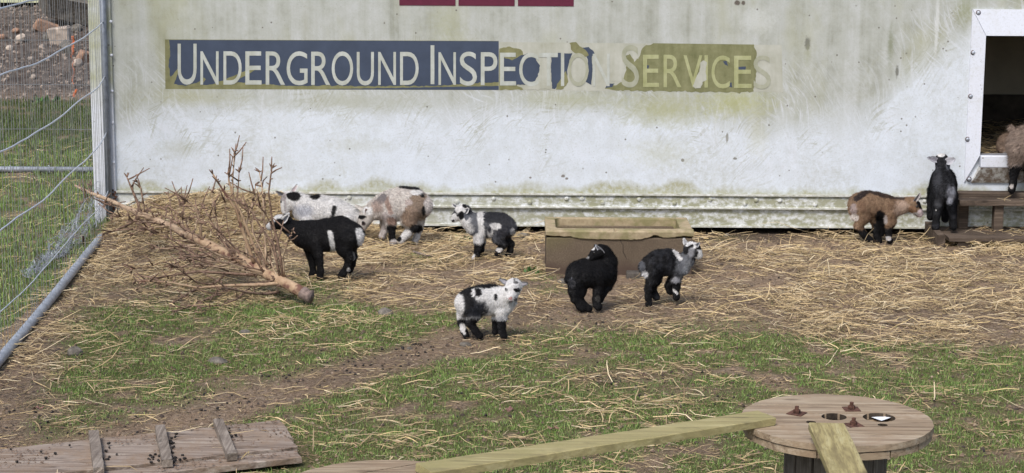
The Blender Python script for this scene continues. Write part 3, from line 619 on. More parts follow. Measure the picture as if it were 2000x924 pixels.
# ================================================================== FENCES (left)
cA = np.array([atY(210, 300, -.05)[0], -.05]); pB = atZ(0, 702, .03); dA = np.array([pB[0], pB[1]])-cA; LA = np.linalg.norm(dA); dA = dA/LA
LA2 = LA+1.6
def onA(s, z): return (cA[0]+dA[0]*s, cA[1]+dA[1]*s, z)
fa = empty('side_fence_panel', onA(0, 0), 'galvanised mesh fence panel running forward along the left edge from the trailer corner', 'fence')
MB().tube([onA(-.0, -.05), onA(0, 2.1)], .0205, 14).build('post', M['post'], fa, True)
MB().tube([onA(LA2, -.05), onA(LA2, 2.1)], .0205, 14).build('post', M['galv'], fa, True)
MB().tube([onA(s, .030+.004*math.sin(s*2)) for s in np.linspace(.03, LA2, 24)], .0235, 14).build('bottom_tube', M['galv'], fa, True)
MB().tube([onA(.0, 2.1), onA(LA2, 2.1)], .0205, 12).build('top_tube', M['galv'], fa, True)
proto_w = None; k_ = 0; s = .05
for i in range(int((LA2-.08)/.066)):
    s = .05+i*.066+rng.normal(0, .004)
    pts = [np.array(onA(s+rng.normal(0, .004), z))+np.array([rng.normal(0, .003), 0, 0]) for z in np.linspace(.04, 2.09, 7)]
    MB().tube(pts, .0015, 4, False).build('mesh_wire', M['wire'], fa)
for (z, r_w, mt) in ((1.60, .0042, 'wire_light'), (1.30, .0042, 'wire_light'), (.965, .0042, 'wire_light'), (.62, .0042, 'wire_light'), (.26, .003, 'wire_light')):
    pts = []
    for s in np.linspace(0, LA2, 34):
        zz = z-.030*math.sin(min(1, s/LA)*math.pi)*(1 if z > .3 else .3)+.004*math.sin(s*5+z*9)+rng.normal(0, .0012)
        pts.append((cA[0]+dA[0]*s+.03*min(1, s/.5)+.008*math.sin(s*3+z)*min(1, s), cA[1]+dA[1]*s, zz))
    pts[0] = (cA[0], cA[1]-.015, z+.0)
    MB().tube(pts, r_w, 6).build('line_wire', M[mt], fa, True)
# far panel with horizontal bottom tube
yB = 2.25; fb = empty('rear_fence_panel', (-4.2, yB, 0), 'mesh fence panel with a grey bottom tube crossing behind the trailer on the left', 'fence')
zB = atY(90, 331, yB)[2]; xr = -3.02; xl = -6.4
MB().tube([(xl, yB, zB), (xr+.35, yB, zB)], .021, 12).build('bottom_tube', M['galv'], fb, True)
for x in (xl, xr+.37): MB().tube([(x, yB, -.05), (x, yB, 2.1)], .021, 12).build('post', M['galv'], fb, True)
MB().tube([(xl, yB, 2.1), (xr+.37, yB, 2.1)], .021, 12).build('top_tube', M['galv'], fb, True)
for i in range(40):
    x = xl+.05+i*.125; 
    if x > xr+.33: break
    MB().tube([(x+rng.normal(0, .004), yB-.022, z) for z in np.linspace(zB-.02, 2.09, 5)], .0013, 4, False).build('mesh_wire', M['wire'], fb)
for r0 in (78, -10, 165, 252):
    z = atY(90, r0, yB)[2]; MB().tube([(x, yB-.026+rng.normal(0, .002), z+rng.normal(0, .002)) for x in np.linspace(xl, xr+.35, 10)], .0022, 4, False).build('mesh_wire', M['wire'], fb)
for a in (20, 95, 166, -60):
    p = atY(a, 330, yB-.02); MB().tube([p+np.array((.012*math.cos(t), -.004, .026*math.sin(t))) for t in np.linspace(-1.4, 1.8, 8)], .0025, 5).build('clip', M['wire_light'], fb)
# loose crumpled chain link netting lying behind the side fence
nt_ = MB()
c0 = []
nu, nv = 46, 16
def net(u, v):
    a = 52+u*(196-52); b = 535-u*175+ (v*(70+60*u))
    y = -.15-1.35*(1-u)
    p = atY(a, b, y+.12*v+.12*math.sin(u*14+v*5))
    p = p+np.array([.02*math.sin(u*31+v*9), .05*math.sin(v*12+u*20), .012*math.sin(u*40+v*15)])
    if p[0] > cA[0]-.04: p[0] = cA[0]-.04
    p[2] = max(p[2], .015); return p
for j in range(nv):
    nt_.tube([net(i/nu, j/nv)+rng.normal(0, .008, 3) for i in range(nu+1)], .0016, 3, False)
for i in range(nu):
    nt_.tube([net((i+.9*(q % 2))/nu, q/nv)+rng.normal(0, .006, 3) for q in range(nv+1)], .0013, 3, False)
tag(nt_.build('wire_netting', M['galv']), 'loose crumpled wire netting slumped on the grass behind the side fence', 'wire netting')
tw = MB()
for (a, b, c, d, y) in ((142, 74, 143, 108, 2.20), (143, 108, 143, 165, 2.20)):
    p0 = atY(a, b, y); p1 = atY(c, d, y); r0 = .010 if b == 74 else .0035
    tw.tube([p0+(p1-p0)*t+rng.normal(0, .006, 3) for t in np.linspace(0, 1, 7)], r0, 5)
tag(tw.build('baling_twine', M['orange']), 'frayed orange twine hanging on the rear fence panel', 'twine')
tw = MB(); p0 = atY(141, 187, -1.0)
s_ = (154-0)
p1 = atY(147, 182, (cA[1]+dA[1]*.9)); 
for q in range(3): tw.tube([p1+np.array([.02*(t-.5)+rng.normal(0, .003), rng.normal(0, .004), .035*(t-.4)+rng.normal(0, .003)]) for t in np.linspace(0, 1, 6)], .005, 5)
tag(tw.build('baling_twine', M['orange']), 'knot of orange twine tied on the slanting line wire of the side fence', 'twine')
p = atZ(163, 482, .0); tag(MB().tube([p, p+np.array([.0, 0, .065])], .008, 8).build('rusty_stake', M['rust']), 'short rusty stake in the ground beside the side fence', 'stake')

# ================================================================== SHED + RUBBLE behind
sh = empty('shed', (-5.5, 15.5, .3), 'pale green shed behind the rubble heap, only its bottom rail in view', 'shed')
zs = atY(90, 5.5, 13.0)[2]; M['cream'] = simple('pale_green_paint', (.50, .52, .34), .6, .1, 8)
MB().box(-9, -2.6, 13.0, 13.10, zs, zs+.16).build('base_rail', M['cream'], sh)
MB().box(-9, -2.6, 13.03, 17, zs+.162, zs+2.2).build('wall', M['cream'], sh)
MB().box(-9.2, -2.4, 12.9, 17.2, zs+2.202, zs+2.3).build('roof', M['galv'], sh)
MB().box(-9, -2.6, 13.6, 13.9, -.2, zs-.002).build('shade_box', M['black'], sh)  # black box standing in for the dark void under the shed
def rock(name, c, size, mat, label, cat, group=None, seed=0, blocky=False, rot=(0, 0, 0)):
    bm = bmesh.new()
    if blocky:
        bmesh.ops.create_cube(bm, size=1.6); bmesh.ops.bevel(bm, geom=bm.edges[:], offset=.12, segments=1, affect='EDGES'); bmesh.ops.triangulate(bm, faces=bm.faces[:])
    else: bmesh.ops.create_icosphere(bm, subdivisions=2, radius=1)
    r = np.random.default_rng(seed)
    P = np.array([v.co[:] for v in bm.verts]); nz = fbm(P+seed*3.1+20, .9, 3)
    for v, q in zip(bm.verts, nz):
        v.co = v.co*(.62+.75*float(q)); v.co.x *= size[0]; v.co.y *= size[1]; v.co.z *= size[2]
    bmesh.ops.rotate(bm, verts=bm.verts, matrix=Matrix.Rotation(rot[2], 3, 'Z') @ Matrix.Rotation(rot[1], 3, 'Y') @ Matrix.Rotation(rot[0], 3, 'X'))
    me = bpy.data.meshes.new(name); bm.to_mesh(me); bm.free(); me.materials.append(mat); o = bpy.data.objects.new(name, me); COL.objects.link(o)
    o.location = Vector([float(v) for v in c]); tag(o, label, cat, group); return o
def onground(px, py):
    """march the ray until it meets the ground sheet"""
    d = ray(px, py); P = CAMPOS.copy(); t = 3.0
    ts = np.arange(3, 45, .02); Q = CAMPOS[None]+d[None]*ts[:, None]; hz = gh(Q[:, 0], Q[:, 1]); i = np.argmax(Q[:, 2] < hz); return Q[i]
gr = 'broken stones and bricks of the rubble heap'
rb = [(118, 72, 17, 17, 14, 'palestone', 'largest pale broken block standing in the rubble heap', 1), (92, 52, 20, 9, 10, 'brick', 'long orange broken stone lying on the rubble heap slope', 1),
      (165, 113, 12, 12, 9, 'brick', 'tilted brown brick at the right side of the rubble heap', 1), (152, 124, 12, 8, 7, 'palestone', 'pale flat stone below the tilted brown brick', 0),
      (40, 76, 7, 9, 7, 'palestone', 'whitish upright stone at the left of the rubble heap', 0), (130, 92, 22, 9, 9, 'stone', 'grey slab fragment under the largest pale block', 1),
      (150, 55, 9, 9, 7, 'stone', 'dark grey lump right of the largest pale block', 0), (95, 72, 8, 10, 8, 'stone', 'dark boulder just left of the largest pale block', 0), (30, 60, 6, 6, 5, 'brick', 'small orange brick piece high on the left of the heap', 0),
      (20, 95, 6, 4, 5, 'palestone', 'small pale stone low on the left edge of the heap', 0), (60, 115, 5, 3, 4, 'palestone', 'small pale pebble stone in the middle of the heap', 0), (6, 72, 6, 5, 5, 'brick', 'reddish stone at the very left edge of the heap', 0),
      (82, 92, 5, 4, 4, 'palestone', 'small white stone between boulder and pebble on the heap', 0), (65, 150, 6, 4, 4, 'palestone', 'lowest pale stone at the foot of the heap', 0), (105, 62, 6, 5, 4, 'palestone', 'pale chip leaning on the dark boulder', 0)]
for i, (a, b, hw, hh, hd, mt, lb, bl) in enumerate(rb):
    p = onground(a, b+hh*.7); s = F/(p[1]+12.2); rock('rubble_stone', (p[0], p[1], p[2]+hh/s*.6), (hw/s*1.4, hd/s*1.3, hh/s*1.4), M[mt], lb, 'stone', gr, seed=i, blocky=bool(bl), rot=(.2*i, .35 if i in (1, 2) else -.1, .4*i))
p = onground(140, 48); rock('concrete_slab', (p[0], p[1], p[2]+.22), (.42, .3, .2), M['stone'], 'large dark concrete lump on top of the rubble heap by the shed', 'concrete', None, seed=31, blocky=True, rot=(.3, .2, .3))
# gravel and crumbs on the heap: one joined mass
gv = MB(); r_ = np.random.default_rng(3)
for i in range(5200):
    x = r_.uniform(-7.2, -2.4); y = 6.8+r_.random()**1.2*6.0; s = .006+.022*r_.random()**3
    z = float(gh(x, y)); a = r_.normal(0, 1, 3); b = r_.normal(0, 1, 3); a /= np.linalg.norm(a); b = np.cross(a, b); b /= np.linalg.norm(b)
    c = np.array([x, y, z+s*.3]); q = np.cross(a, b)
    gv.add([c+a*s*1.4, c+b*s, c-a*s, c-b*s*1.2, c+q*s, c-q*s], [(0, 1, 4), (1, 2, 4), (2, 3, 4), (3, 0, 4), (1, 0, 5), (2, 1, 5), (3, 2, 5), (0, 3, 5)])
tag(gv.build('gravel', simple('pale_gravel', (.24, .195, .16), .9, .6, 9, c2=(.045, .036, .03))), 'loose gravel and crumbs scattered over the rubble heap', 'gravel', kind='stuff')

# ================================================================== GREY STONES, LEAVES, STICKS on the paddock
sts = [(146, 686, 15, 13, 'rounded dark grey stone in straw near the bottom tube'), (424, 704, 20, 9, 'flat brown grey stone in the grass right of the path bend'), (478, 649, 14, 8, 'small bluish stone in grass below the fallen tree butt'), (752, 609, 16, 10, 'half buried grey stone in the straw left of the spotted kid'),
       (1105, 549, 14, 8, 'pinkish stone at the left foot of the trough'), (800, 680, 5, 4, 'small clod beside the droppings'), (1021, 460, 12, 7, 'brown stone under the trailer edge left of the trough'), (1060, 470, 7, 5, 'small pale stone touching the trough corner'), (1420, 459, 6, 5, 'light pebble under the trailer right of the trough'), (910, 672, 12, 6, 'low grey stone by the hind hooves of the spotted kid')]
for i, (a, b, hw, hh, lb) in enumerate(sts):
    p = onground(a, b+hh*.8); s = scl(p[1]); rock('stone', (p[0], p[1]+hw/s*.5, p[2]+hh/s*.35), (hw/s*1.05, hw/s*.8, hh/s), M['stone'], lb, 'stone', None, seed=40+i)
for i, (a, b, lb) in enumerate(((33, 701, 'dry leaf under the bottom tube of the side fence'), (105, 745, 'dry leaf in the straw above the walkway'), (996, 803, 'single pinkish dry leaf on the grass above the long plank'), (75, 800, 'dry leaf on the dirt left of the walkway battens'), (1080, 840, 'dry leaf close behind the long plank'))):
    p = onground(a, b); m = MB(); r_ = np.random.default_rng(i); n = 9; ang = r_.random()*6
    m.v = [p+np.array([0, 0, .008])]
    for k in range(n): t_ = 2*math.pi*k/n; rr = .020*(1+.5*math.cos(2*t_))*(1+r_.normal(0, .15)); m.v.append(p+np.array([rr*math.cos(t_+ang), rr*math.sin(t_+ang)*.8, .010+.008*math.sin(3*t_+i)]))
    m.f = [(0, 1+k, 1+(k+1) % n) for k in range(n)]; o = m.build('fallen_leaf', M['leaf']); md = o.modifiers.new('t', 'SOLIDIFY'); md.thickness = .0008; tag(o, lb, 'leaf', 'dry leaves on the paddock')
for pts, lb in (([(808, 496), (835, 503), (862, 507)], 'dark crooked stick on the straw below the standing grey kid'), ([(728, 476), (750, 480), (775, 484)], 'pale stick under the nose of the brindled kid')):
    P_ = [onground(a, b)+np.array([0, 0, .012]) for a, b in pts]; tag(MB().tube(P_, [.008, .007, .004], 6).build('stick', M['deadwood']), lb, 'stick')
p = atY(357, 432, -.12); tag(MB().tube([atY(362, 425, -.12), atY(359, 408, -.12), atY(355, 394, -.12)], [.011, .008, .007], 6).build('stump_stub', M['deadwood'] if False else simple('mossy_stub', (.10, .095, .05), .9, .4, 40)), 'short mossy stub sticking out of the straw pile by the trailer', 'stub')

# ================================================================== WALKWAY (boards with battens)
c1 = atZ(548, 815, .045)[:2]; c2 = atZ(585, 890, .045)[:2]; c3 = atZ(0, 873, .045)[:2]
du = (c3-c1)/np.linalg.norm(c3-c1); dv = np.array([-du[1], du[0]]); 
if dv[1] > 0: dv = -dv
Wd = abs((c2-c1).dot(dv)); o1 = c1
wk = empty('plank_walkway', (o1[0]+du[0]*.6, o1[1]+du[1]*.6, 0), 'weathered pinkish plank walkway with three raised battens lying on the ground', 'walkway')
def wp(u, v, z): q = o1+du*u+dv*v; return np.array([q[0], q[1], z])
nb = 4; e_ = [0, .27, .52, .80, 1.0]
endoff = [0.0, -.003, .002, -.004]
for i in range(nb):
    v0, v1 = e_[i]*Wd, e_[i+1]*Wd; vc = (v0+v1)/2
    sk = float((c2-c1).dot(du))*vc/Wd; cuts = [(endoff[i]+sk, 1.27-.01*i), (1.275-.01*i, 2.4)]
    for j, (a, b) in enumerate(cuts):
        zc = .030+.0045*((i*7+j*3) % 3-1)
        plank('plank', wp(a, vc, zc), wp(b, vc, zc+.002), np.array([dv[0], dv[1], 0]), (v1-v0)/2-.006, .012, M['w_path'], wk, n=20, rough=.0018, seed=60+i*2+j)
for i, (a0, b0, a1, b1) in enumerate(((183, 840, 193, 914), (312, 830, 327, 898), (426, 818, 453, 885))):
    p0 = atZ(a0, b0, .072); p1 = atZ(a1, b1, .072); plank('batten', (p0[0], p0[1], .058), (p1[0], p1[1], .058), np.cross((p1-p0), (0, 0, 1)), .0195, .0148, M['w_batten'], wk, n=8, rough=.0015, seed=80+i)

# ================================================================== CABLE DRUMS
def drum(C, R, ztop, label, holes, plates, seed=0, rotz=0.0):
    d = empty('cable_drum', (C[0], C[1], 0), label, 'cable drum', 'wooden cable drums')
    def disc(z0, z1, Rr, cuts, bh, ang, sd, nm='board'):
        ca, sa = math.cos(ang), math.sin(ang)
        edges = np.linspace(-Rr, Rr, cuts+1); r = np.random.default_rng(sd); edges[1:-1] += r.normal(0, Rr*.03, cuts-1)
        for i in range(cuts):
            y0, y1 = edges[i]+.0022, edges[i+1]-.0022
            if i == 0: y0 = -Rr*.999
            if i == cuts-1: y1 = Rr*.999
            ys_ = np.linspace(y0, y1, 9); right = [(math.sqrt(max(Rr*Rr-y*y, 0)), y) for y in ys_]; left = [(-x, y) for x, y in right[::-1]]
            poly = [q for q in right+left]; pp = []
            for q in poly:
                if not pp or (abs(pp[-1][0]-q[0])+abs(pp[-1][1]-q[1])) > 1e-5: pp.append(q)
            bm = bmesh.new(); dz = r.normal(0, .0016)
            rj = [1+r.normal(0, .0035) for _ in pp]
            vs = [bm.verts.new(((x*ca-y*sa)*j, (x*sa+y*ca), z0+dz)) for (x, y), j in zip(pp, rj)]
            f = bm.faces.new(vs); ex = bmesh.ops.extrude_face_region(bm, geom=[f]); bmesh.ops.translate(bm, verts=[g for g in ex['geom'] if isinstance(g, bmesh.types.BMVert)], vec=(0, 0, z1-z0))
            bmesh.ops.recalc_face_normals(bm, faces=bm.faces)
            me = bpy.data.meshes.new(nm); bm.to_mesh(me); bm.free(); me.materials.append(M['w_drum'])
            o = bpy.data.objects.new(nm, me); COL.objects.link(o)
            hit = [h for h in bh if True]
            if hit:
                cut = bmesh.new()
                for (hx, hy, hr) in hit:
                    bmesh.ops.create_cone(cut, segments=28, radius1=hr, radius2=hr, depth=.2, cap_ends=True, matrix=Matrix.Translation((hx, hy, (z0+z1)/2)))
                cm = bpy.data.meshes.new('c'); cut.to_mesh(cm); cut.free(); co = bpy.data.objects.new('c', cm); COL.objects.link(co)
                md = o.modifiers.new('b', 'BOOLEAN'); md.operation = 'DIFFERENCE'; md.object = co; md.solver = 'EXACT'
                dg = bpy.context.evaluated_depsgraph_get(); nm_ = bpy.data.meshes.new_from_object(o.evaluated_get(dg)); o.modifiers.clear(); o.data = nm_; nm_.materials.append(M['hole_shade'])
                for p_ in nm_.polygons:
                    if abs(p_.normal.z) < .5 and any(abs(math.hypot(p_.center.x-hx, p_.center.y-hy)-hr) < .004 for hx, hy, hr in hit): p_.material_index = 1  # hole walls take the painted shade
                pass; bpy.data.objects.remove(co)
            o.parent = d
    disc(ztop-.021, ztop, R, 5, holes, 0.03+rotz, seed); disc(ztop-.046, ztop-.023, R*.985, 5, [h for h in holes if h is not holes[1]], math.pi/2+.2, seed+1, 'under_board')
    disc(.024, .045, R, 5, [], .03, seed+2, 'lower_board'); disc(.001, .022, R*.985, 5, [], math.pi/2, seed+3, 'lower_board')
    nb_ = 15; rb_ = .158
    for i in range(nb_):
        t_ = 2*math.pi*(i+.3)/nb_; c = np.array([C[0]+rb_*math.cos(t_), C[1]+rb_*math.sin(t_), (ztop-.046+.045)/2]); rad = np.array([math.cos(t_), math.sin(t_), 0]); tan = np.array([-math.sin(t_), math.cos(t_), 0])
        addbevel(MB().frame(c, tan, rad, (0, 0, 1), rb_*math.pi/nb_-.0018, .010, (ztop-.046-.045)/2-.001).build('stave', M['w_stave'], d), .002)
    for (x, y, a) in plates:
        ca, sa = math.cos(a), math.sin(a); c = np.array([C[0]+x, C[1]+y, ztop+.0015])
        pl = addbevel(MB().frame(c, (ca, sa, 0), (-sa, ca, 0), (0, 0, 1), .027, .027, .0014).build('washer_plate', M['rust'], d), .001)
        hexv = MB(); 
        for (rr, za, zb) in ((.0125, .003, .014), (.0068, .014, .026)):
            n = 6 if rr > .01 else 10; b0 = len(hexv.v)
            for z in (za, zb):
                for k in range(n): t_ = 2*math.pi*k/n; hexv.v.append((C[0]+x+rr*math.cos(t_), C[1]+y+rr*math.sin(t_), ztop+z))
            hexv.f += [tuple(b0+n+k for k in range(n)), tuple(b0+k for k in range(n))[::-1]]+[(b0+k, b0+(k+1) % n, b0+n+(k+1) % n, b0+n+k) for k in range(n)]
        hexv.build('bolt', M['rust'], d)
    return d
ZT = .42
C1 = atZ(1634, 819, ZT); R1 = .316
def rel(C, a, b): p = atZ(a, b, ZT); return (p[0]-C[0], p[1]-C[1])
h1 = [(*rel(C1, 1629, 814), .042), (*rel(C1, 1717, 815.5), .054), (*rel(C1, 1584, 824.5), .0165), (*rel(C1, 1724, 831), .0165)]
pl1 = [(*rel(C1, 1556, 808), 1.0), (*rel(C1, 1663, 800), .05), (*rel(C1, 1667, 831), .3)]
drum(C1, R1, ZT, 'cable drum standing on end at lower right with three rusty bolts on top', h1, pl1, 1)
C2 = (atZ(762, 899, ZT)[0]+.0, atZ(762, 899, ZT)[1]-.316)
drum(C2, R1, ZT, 'cable drum at the bottom edge with only the back of its top in view', [(0.0, 0.0, .04), (0.0, -.12, .04)], [(-.12, -.05, .3), (.12, -.05, .1)], 9, .5)
p = atZ(1719, 818, ZT-.012); pm = MB(); q = [(1696, 813), (1708, 811.5), (1742, 815), (1722, 822)]
pm.v = [atZ(a, b, ZT-.017+.004*i) for i, (a, b) in enumerate(q)]; pm.f = [(0, 1, 2, 3)]
o = pm.build('paper_scrap', M['paper']); md = o.modifiers.new('t', 'SOLIDIFY'); md.thickness = .0008; tag(o, 'folded white scrap of paper in the large hole of the drum top', 'paper')
# planks on the drums
e1 = atZ(827, 913, ZT+.029); e2 = atZ(1497, 808.5, ZT+.029)
dd = (e2-e1); wdv = np.cross(dd, (0, 0, 1)); wdv /= np.linalg.norm(wdv)
lp_ = empty('long_plank', (e1+e2)/2, 'long greenish plank bridging from one cable drum to the other', 'plank')
plank('board', e1-np.array((0, 0, .013)), e2-np.array((0, 0, .013)), wdv, .052, .0125, M['w_green'], lp_, n=26, rough=.0012, seed=4)
s1 = atZ(1614, 832, ZT+.052); q1 = atZ(1668, 924, ZT+.025); dq = (q1-s1)[:2]/np.linalg.norm((q1-s1)[:2]); s2 = np.array([s1[0]+dq[0]*2.75, s1[1]+dq[1]*2.75, .012])
sp_ = empty('ramp_plank', (s1+s2)/2, 'greenish plank sloping down towards the viewer from the bolted drum top', 'plank')
plank('board', s1, s2, (1, .15, 0), .058, .0115, M['w_green_y'], sp_, n=22, rough=.0014, seed=5)
# ================================================================== FALLEN BARE TREE
ft = empty('fallen_tree', atZ(600, 584, .0), 'bare debarked conifer trunk with many twiggy branches lying against the fence', 'fallen tree')
trk = [(607, 581, -2.12, 12.5), (592, 572, -2.10, 13), (572, 561, -2.06, 12.5), (550, 549, -2.02, 11.5), (525, 537, -1.95, 12), (500, 524, -1.86, 12.5), (470, 507, -1.74, 11), (435, 492, -1.6, 10.5), (400, 474, -1.44, 10), (370, 461, -1.30, 9), (338, 444, -1.15, 8.5), (305, 430, -1.0, 7), (275, 419, -.88, 6.5), (245, 405, -.74, 5), (215, 392, -.60, 4.5), (180, 378, -.46, 3.6), (146, 362, -.36, 2.6)]
def tpt(a, b, y, zmin=.02):
    p = atY(a, b, y)
    if p[2] < zmin: p = atZ(a, b, zmin)
    return p
def rtube(mb, pts, rads, n=9, jit=.06, seed=0):
    r = np.random.default_rng(seed); P_ = []; Rr = []
    for i in range(len(pts)-1):
        for t in (0, .33, .66): P_.append(np.array(pts[i])*(1-t)+np.array(pts[i+1])*t); Rr.append(rads[i]*(1-t)+rads[i+1]*t)
    P_.append(np.array(pts[-1])); Rr.append(rads[-1])
    P_ = [p+r.normal(0, rr*jit*1.2, 3) for p, rr in zip(P_, Rr)]; Rr = [rr*(1+r.normal(0, jit)) for rr in Rr]
    mb.tube(P_, Rr, n)
tp = [tpt(a, b, y) for a, b, y, r in trk]; trr = [.88*r/scl(y) for a, b, y, r in trk]
m = MB(); rtube(m, tp[1:10], trr[1:10], 14, .03, 2); m.build('trunk', M['treewood'], ft, True)
m = MB(); rtube(m, tp[9:], trr[9:], 10, .07, 3); m.build('trunk_top', M['twiglight'], ft, True)
m = MB(); rtube(m, [tp[1]+(tp[1]-tp[2])*-.05, tp[0]], [trr[1]*1.08, trr[0]*1.12], 14, .05, 4); o = m.build('sawn_butt', M['buttend'], ft, True)
def cc(a, b): return (130+a/2.718, 280+b/2.718)
BR = [([(1000, 650), (940, 480), (900, 350), (850, 280), (775, 160)], -.05, 4.6, 'd'), ([(1030, 650), (1000, 560), (930, 380), (890, 300), (862, 200), (860, 150)], .0, 4.4, 'l'), ([(885, 310), (880, 200), (888, 110), (889, 42)], .02, 2.6, 'l'), ([(940, 480), (900, 330), (912, 220), (916, 150)], .06, 2.6, 'd'),
      ([(1150, 710), (1120, 520), (1090, 400), (1072, 262), (1090, 130)], -.08, 3.8, 'd'), ([(1060, 650), (1052, 450), (1040, 250), (1023, 148)], .1, 3.0, 'l'), ([(1130, 700), (1100, 540), (1040, 460), (985, 370), (930, 310)], .05, 3.4, 'd'), ([(1155, 705), (1150, 600), (1175, 520), (1200, 465)], -.12, 2.6, 'l'),
      ([(715, 510), (712, 440), (695, 370), (660, 320), (625, 295)], -.04, 3.6, 'l'), ([(392, 382), (380, 320), (345, 240), (320, 178)], .05, 4.0, 'd'), ([(410, 372), (408, 320), (395, 240), (374, 200)], -.05, 3.0, 'l'), ([(690, 500), (600, 430), (540, 395), (490, 378)], .08, 3.2, 'd'),
      ([(930, 600), (880, 540), (800, 470), (730, 345)], .1, 3.0, 'd'), ([(1150, 745), (1000, 752), (850, 755), (700, 768), (560, 740), (370, 728)], -.25, 4.5, 'l'), ([(700, 770), (640, 800), (560, 850)], -.4, 3.0, 'd'), ([(1010, 700), (850, 690), (700, 680), (560, 700), (400, 735)], -.15, 3.8, 'd'),
      ([(900, 630), (800, 655), (700, 650), (565, 660)], -.2, 3.4, 'l'), ([(690, 540), (620, 548), (540, 560), (465, 558)], -.1, 3.0, 'l'), ([(880, 770), (800, 800), (700, 850), (580, 890)], -.45, 3.2, 'd'), ([(1130, 790), (1050, 800), (950, 790), (860, 770), (800, 775)], -.4, 3.6, 'd'),
      ([(385, 395), (330, 430), (260, 462), (195, 482)], -.2, 3.6, 'd'), ([(960, 620), (950, 500), (960, 400), (1000, 280), (1003, 220)], .12, 3.0, 'l'), ([(880, 600), (820, 500), (795, 400), (790, 330)], .12, 2.4, 'd'), ([(870, 560), (830, 520), (800, 480), (870, 460), (940, 470)], -.1, 2.4, 'd'),
      ([(780, 550), (720, 500), (650, 470), (610, 440), (600, 420)], .06, 2.4, 'd'), ([(870, 620), (780, 580), (700, 540), (620, 500)], -.18, 2.8, 'l'), ([(760, 600), (690, 590), (600, 540), (540, 500)], -.15, 2.4, 'd'), ([(1050, 690), (1000, 610), (900, 560), (820, 480)], -.12, 2.8, 'd'),
      ([(860, 680), (760, 640), (640, 600), (560, 650)], -.25, 2.4, 'd'), ([(980, 760), (900, 830), (820, 860), (700, 870)], -.5, 2.6, 'd'), ([(1085, 660), (1080, 560), (1110, 480), (1060, 380), (1050, 290)], -.06, 2.2, 'd'), ([(1075, 650), (990, 480), (985, 300)], .05, 2.0, 'l'),
      ([(130, 265), (132, 215)], 0, 1.6, 'd'), ([(250, 330), (200, 320), (205, 325)], -.05, 1.6, 'd'), ([(140, 275), (85, 310)], .05, 1.8, 'l'), ([(850, 690), (780, 750), (690, 740), (640, 700), (565, 650)], -.3, 2.6, 'd')]
_r = np.random.default_rng(77)
for q in range(40):
    a0, b0, y0_, r0_ = trk[int(_r.integers(3, 12))]; a0 += _r.normal(0, 9); b0 += _r.normal(0, 4)
    if q % 2 == 0: th_a = math.radians(_r.uniform(-62, 16)); ln_ = _r.uniform(50, 165)*(1 if a0 > 430 else .55)
    else: th_a = math.radians(_r.uniform(-112, -68)); ln_ = _r.uniform(60, 190)*(1 if a0 > 430 else .6)
    bend_ = math.radians(_r.uniform(-5, 28))*(1 if q % 2 == 0 else -.3); pts_ = []; xx, yy = a0, b0
    for k in range(5):
        pts_.append(((xx-130)*2.718, (yy-280)*2.718)); xx += math.sin(th_a)*ln_/4; yy -= math.cos(th_a)*ln_/4; th_a += bend_/4+_r.normal(0, .07)
    BR.append((pts_, _r.uniform(.03, .24) if q % 2 == 0 else _r.uniform(-.22, .12), _r.uniform(1.2, 2.1), 'd' if _r.random() < .6 else 'l'))
tr_px = np.array([(a, b) for a, b, y, r in trk]); tr_y = np.array([t_[2] for t_ in trk])
twg = MB(); r_ = np.random.default_rng(12)
for i, (pts, dy, r0, kd) in enumerate(BR):
    pp = [cc(*q) for q in pts]; j = np.argmin(((tr_px-np.array(pp[0]))**2).sum(1)); y0 = tr_y[j]; nn = len(pp)
    W_ = [tpt(a, b, y0+dy*(k/(nn-1)), .022) for k, (a, b) in enumerate(pp)]
    s = scl(y0); rr = [(.86*r0*(1-.62*k/(nn-1)))/s for k in range(nn)]
    m = MB(); rtube(m, W_, rr, 7, .07, 100+i); m.build('branch', M['treewood'] if r0 > 4 else (M['twiglight'] if kd == 'l' else M['twig']), ft, True)
    for k in range(nn-1):       # little side spurs and bud whorls
        L = np.linalg.norm(W_[k+1]-W_[k]); q = max(1, int(L/(.045 if i < 36 else .085)))
        for u in range(q):
            t = (u+r_.random())/q; P_ = W_[k]*(1-t)+W_[k+1]*t; d = r_.normal(0, 1, 3); d[2] = abs(d[2])*.6; d /= np.linalg.norm(d); l_ = (.012+.03*r_.random()**2); 
            ra = rr[k]*(1-t)+rr[k+1]*t
            twg.tube([P_, P_+d*(l_*.6+ra), P_+d*(l_+ra)+r_.normal(0, .003, 3)], [.0042, .003, .0016], 4, False)
    for u in range(4):
        d = (W_[-1]-W_[-2]); d /= np.linalg.norm(d)+1e-9; d = d+r_.normal(0, .75, 3); d /= np.linalg.norm(d); twg.tube([W_[-1], W_[-1]+d*.016, W_[-1]+d*.028], [.005, .004, .0015], 4, False)
    # a longer side twig or two
    for u in range(int(r_.integers(1, 4))):
        k = int(r_.integers(max(0, nn-2), nn-1)) if nn > 1 else 0; t = r_.random(); P_ = W_[k]*(1-t)+W_[k+1]*t; d = (W_[k+1]-W_[k]); d /= np.linalg.norm(d)+1e-9; d = d*.7+r_.normal(0, .5, 3); d[2] = abs(d[2]); d /= np.linalg.norm(d); l_ = .05+.11*r_.random()
        twg.tube([P_, P_+d*l_*.5+r_.normal(0, .005, 3), P_+d*l_], [.0048, .0040, .0026], 5)
for q in range(2, len(tp)-1):   # knots and whorls on the trunk
    for u in range(5):
        t = r_.random(); P_ = tp[q]*(1-t)+tp[q+1]*t; d = r_.normal(0, 1, 3); d /= np.linalg.norm(d); twg.tube([P_, P_+d*(trr[q]+.006), P_+d*(trr[q]+.02)], [.007, .006, .003], 5, True)
o = twg.build('spurs', M['twig'], ft, True); o['kind'] = 'stuff'

